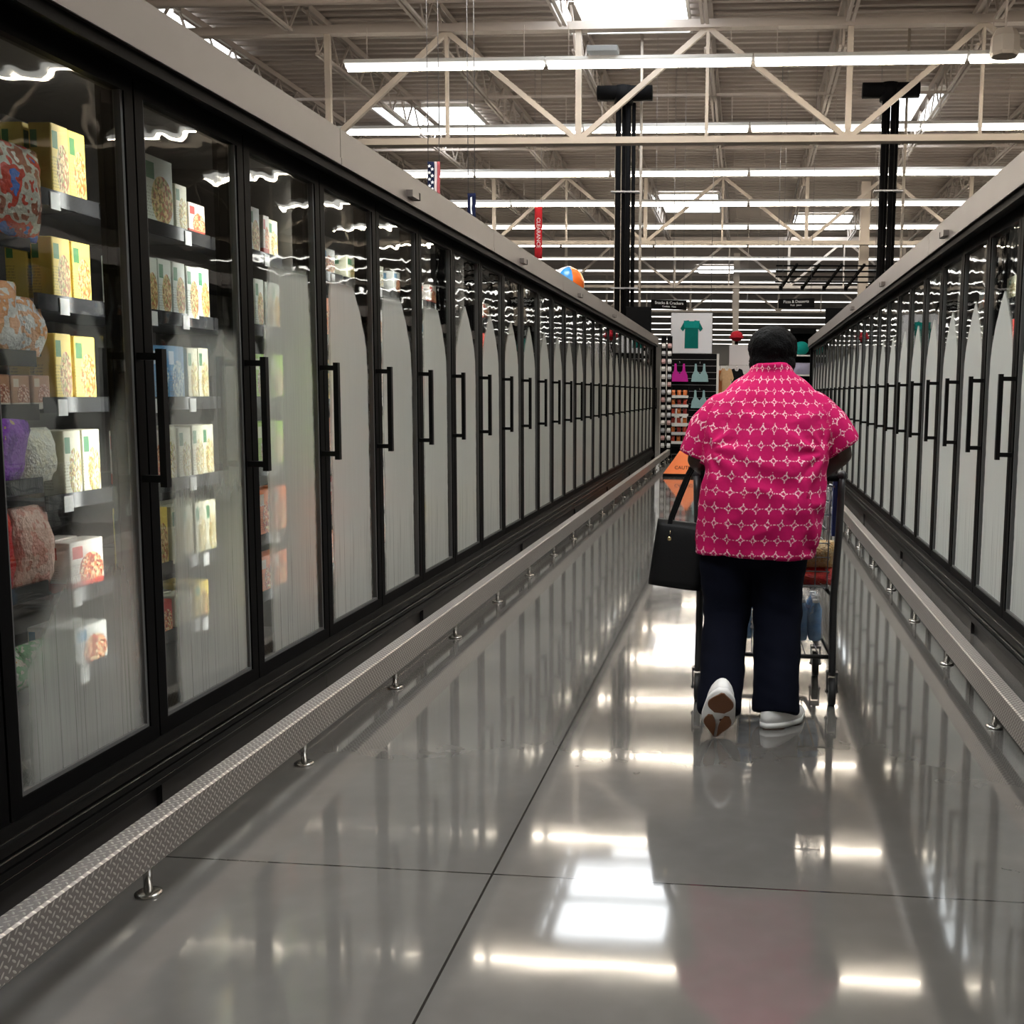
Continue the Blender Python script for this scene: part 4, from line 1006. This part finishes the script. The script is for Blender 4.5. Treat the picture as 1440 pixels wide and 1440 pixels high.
for q in (-1, 1):
    for k in range(14): y = .10 + .055 * k; g.tube([(q * bw(y), y, zb(y)), (q * bw(y) * 1.03, y, zt(y))], r, 5)
    for k in range(8): g.tube([(q * bw(.06), .06, .53 + .062 * k), (q * bw(.84), .84, .55 + .060 * k)], r, 5)
    g.tube([(q * .295, .05, .985), (q * bw(.84) * 1.03, .85, .968)], .006, 8)
for k in range(9): x = -.20 + .05 * k; g.tube([(x * 1.33, .065, zb(.06)), (x, .84, zb(.84))], r, 5); g.tube([(x, .84, zb(.84)), (x * 1.03, .85, zt(.84))], r, 5)
for k in range(12): y = .10 + .065 * k; g.tube([(-bw(y), y, zb(y)), (bw(y), y, zb(y))], r, 5)
for k in range(7): g.tube([(-bw(.84), .845, .55 + .068 * k), (bw(.84), .845, .55 + .068 * k)], r, 5)
g.build('basket', WIRE, cart)
g = G()
for k in range(9): x = -.24 + .06 * k; g.tube([(x, .0, .226), (x * .9, .78, .226)], .003, 5)
g.build('lower_rack', WIRE, cart)
for x, y, fr in ((-.303, -.02, 0), (.303, -.02, 0), (-.262, .47, 1), (.262, .47, 1)):
    wh = G().tube([(x - .014, y, .062), (x + .014, y, .062)], .062, 24).build('wheel', RUBBER, cart)
    G().tube([(x - .016, y, .062), (x + .016, y, .062)], .03, 16).build('hub', mat('grey_hub', (.18, .18, .18), .4) if False else WIRE, wh)
    f = G()
    for q in (-.022, .022): f.bar((x + q, y, .055), (x + q, y + .012, .145), .006, .03)
    f.box(x - .026, x + .026, y - .012, y + .03, .14, .152); f.tube([(x, y + .012, .15), (x, y + .012, .21)], .012, 10); f.tube([(x - .03, y, .062), (x + .03, y, .062)], .006, 8)
    f.build('fork', CARTM if not fr else WIRE, wh)
# groceries
pillow('bread_bag', .17, .13, .125, bag_mat('bread_wrap', [(.58, .36, .14), (.62, .46, .24), (.42, .24, .09)], 5., .3), (.345, 4.83, .60), (0, 0, PI / 2), 'tan bag of bread on a red packet in the right rear of the cart', 31, cat='bread')
pillow('red_food_packet', .20, .16, .08, BAGS['redbag'], (.335, 4.83, .519), (0, 0, PI / 2), 'red packet on the floor of the cart basket, under the bread', 32)
pillow('plastic_bag', .24, .2, .27, bag_mat('pale_plastic_bag', [(.55, .55, .54), (.68, .68, .67), (.42, .42, .42)], 5., .25), (.26, 5.07, .525), (0, 0, PI / 2), 'pale plastic bag standing in the cart basket behind the bread', 33)
wp = thing('water_pack', 'blue shrink-wrapped pack of water bottles on the lower rack of the cart', 'water bottles', (.19, 5.02, .229))
BL = M('clear_blue_plastic', (.08, .30, .62), .12); BL.set(Base_Color=BL.mix(BL.noise(18.), (.02, .16, .46), (.35, .55, .75))); BL = BL.m
CAPM = mat('white_cap', (.75, .78, .8), .4)
bme = G().tube([(0, 0, 0), (0, 0, .012), (0, 0, .06), (0, 0, .075), (0, 0, .09), (0, 0, .15), (0, 0, .175), (0, 0, .182)], [.028, .031, .031, .029, .031, .031, .013, .013], 14).mesh('bottle', BL)
cme = G().tube([(0, 0, .180), (0, 0, .196)], .015, 12).mesh('cap', CAPM)
for i in range(6):
    for j in range(4): b = link('bottle', bme, wp, (-.165 + .066 * i, -.1 + .066 * j, .003)); link('cap', cme, b)
wr = M('clear_shrink_wrap', (.7, .8, .9), .15); tr_ = wr.node('BsdfTransparent'); mx_ = wr.node('MixShader'); wr.inp(mx_, 0, wr.noise(12.).ss(.45, .8) * .4 + .06); wr.inp(mx_, 1, tr_.outputs[0]); wr.inp(mx_, 2, wr.b.outputs[0]); wr.surf(mx_.outputs[0])
g = G().bbox(-.2, .2, -.135, .135, 0., .201, .012); g.build('shrink_wrap', wr.m, wp)

# ------------------------------------------------------------------ world and view
w = bpy.data.worlds.new('world'); sc.world = w; w.use_nodes = True
w.node_tree.nodes['Background'].inputs[0].default_value = (.5, .48, .45, 1); w.node_tree.nodes['Background'].inputs[1].default_value = .02
sc.view_settings.view_transform = 'Standard'; sc.view_settings.look = 'None'; sc.view_settings.gamma = 1.; sc.view_settings.exposure = 1.0
sc.view_settings.use_curve_mapping = False
sc.cycles.use_denoising = True; sc.cycles.max_bounces = 8; sc.cycles.diffuse_bounces = 3; sc.cycles.glossy_bounces = 4
sc.cycles.transparent_max_bounces = 14; sc.cycles.caustics_reflective = False; sc.cycles.caustics_refractive = False; sc.cycles.sample_clamp_indirect = 6.
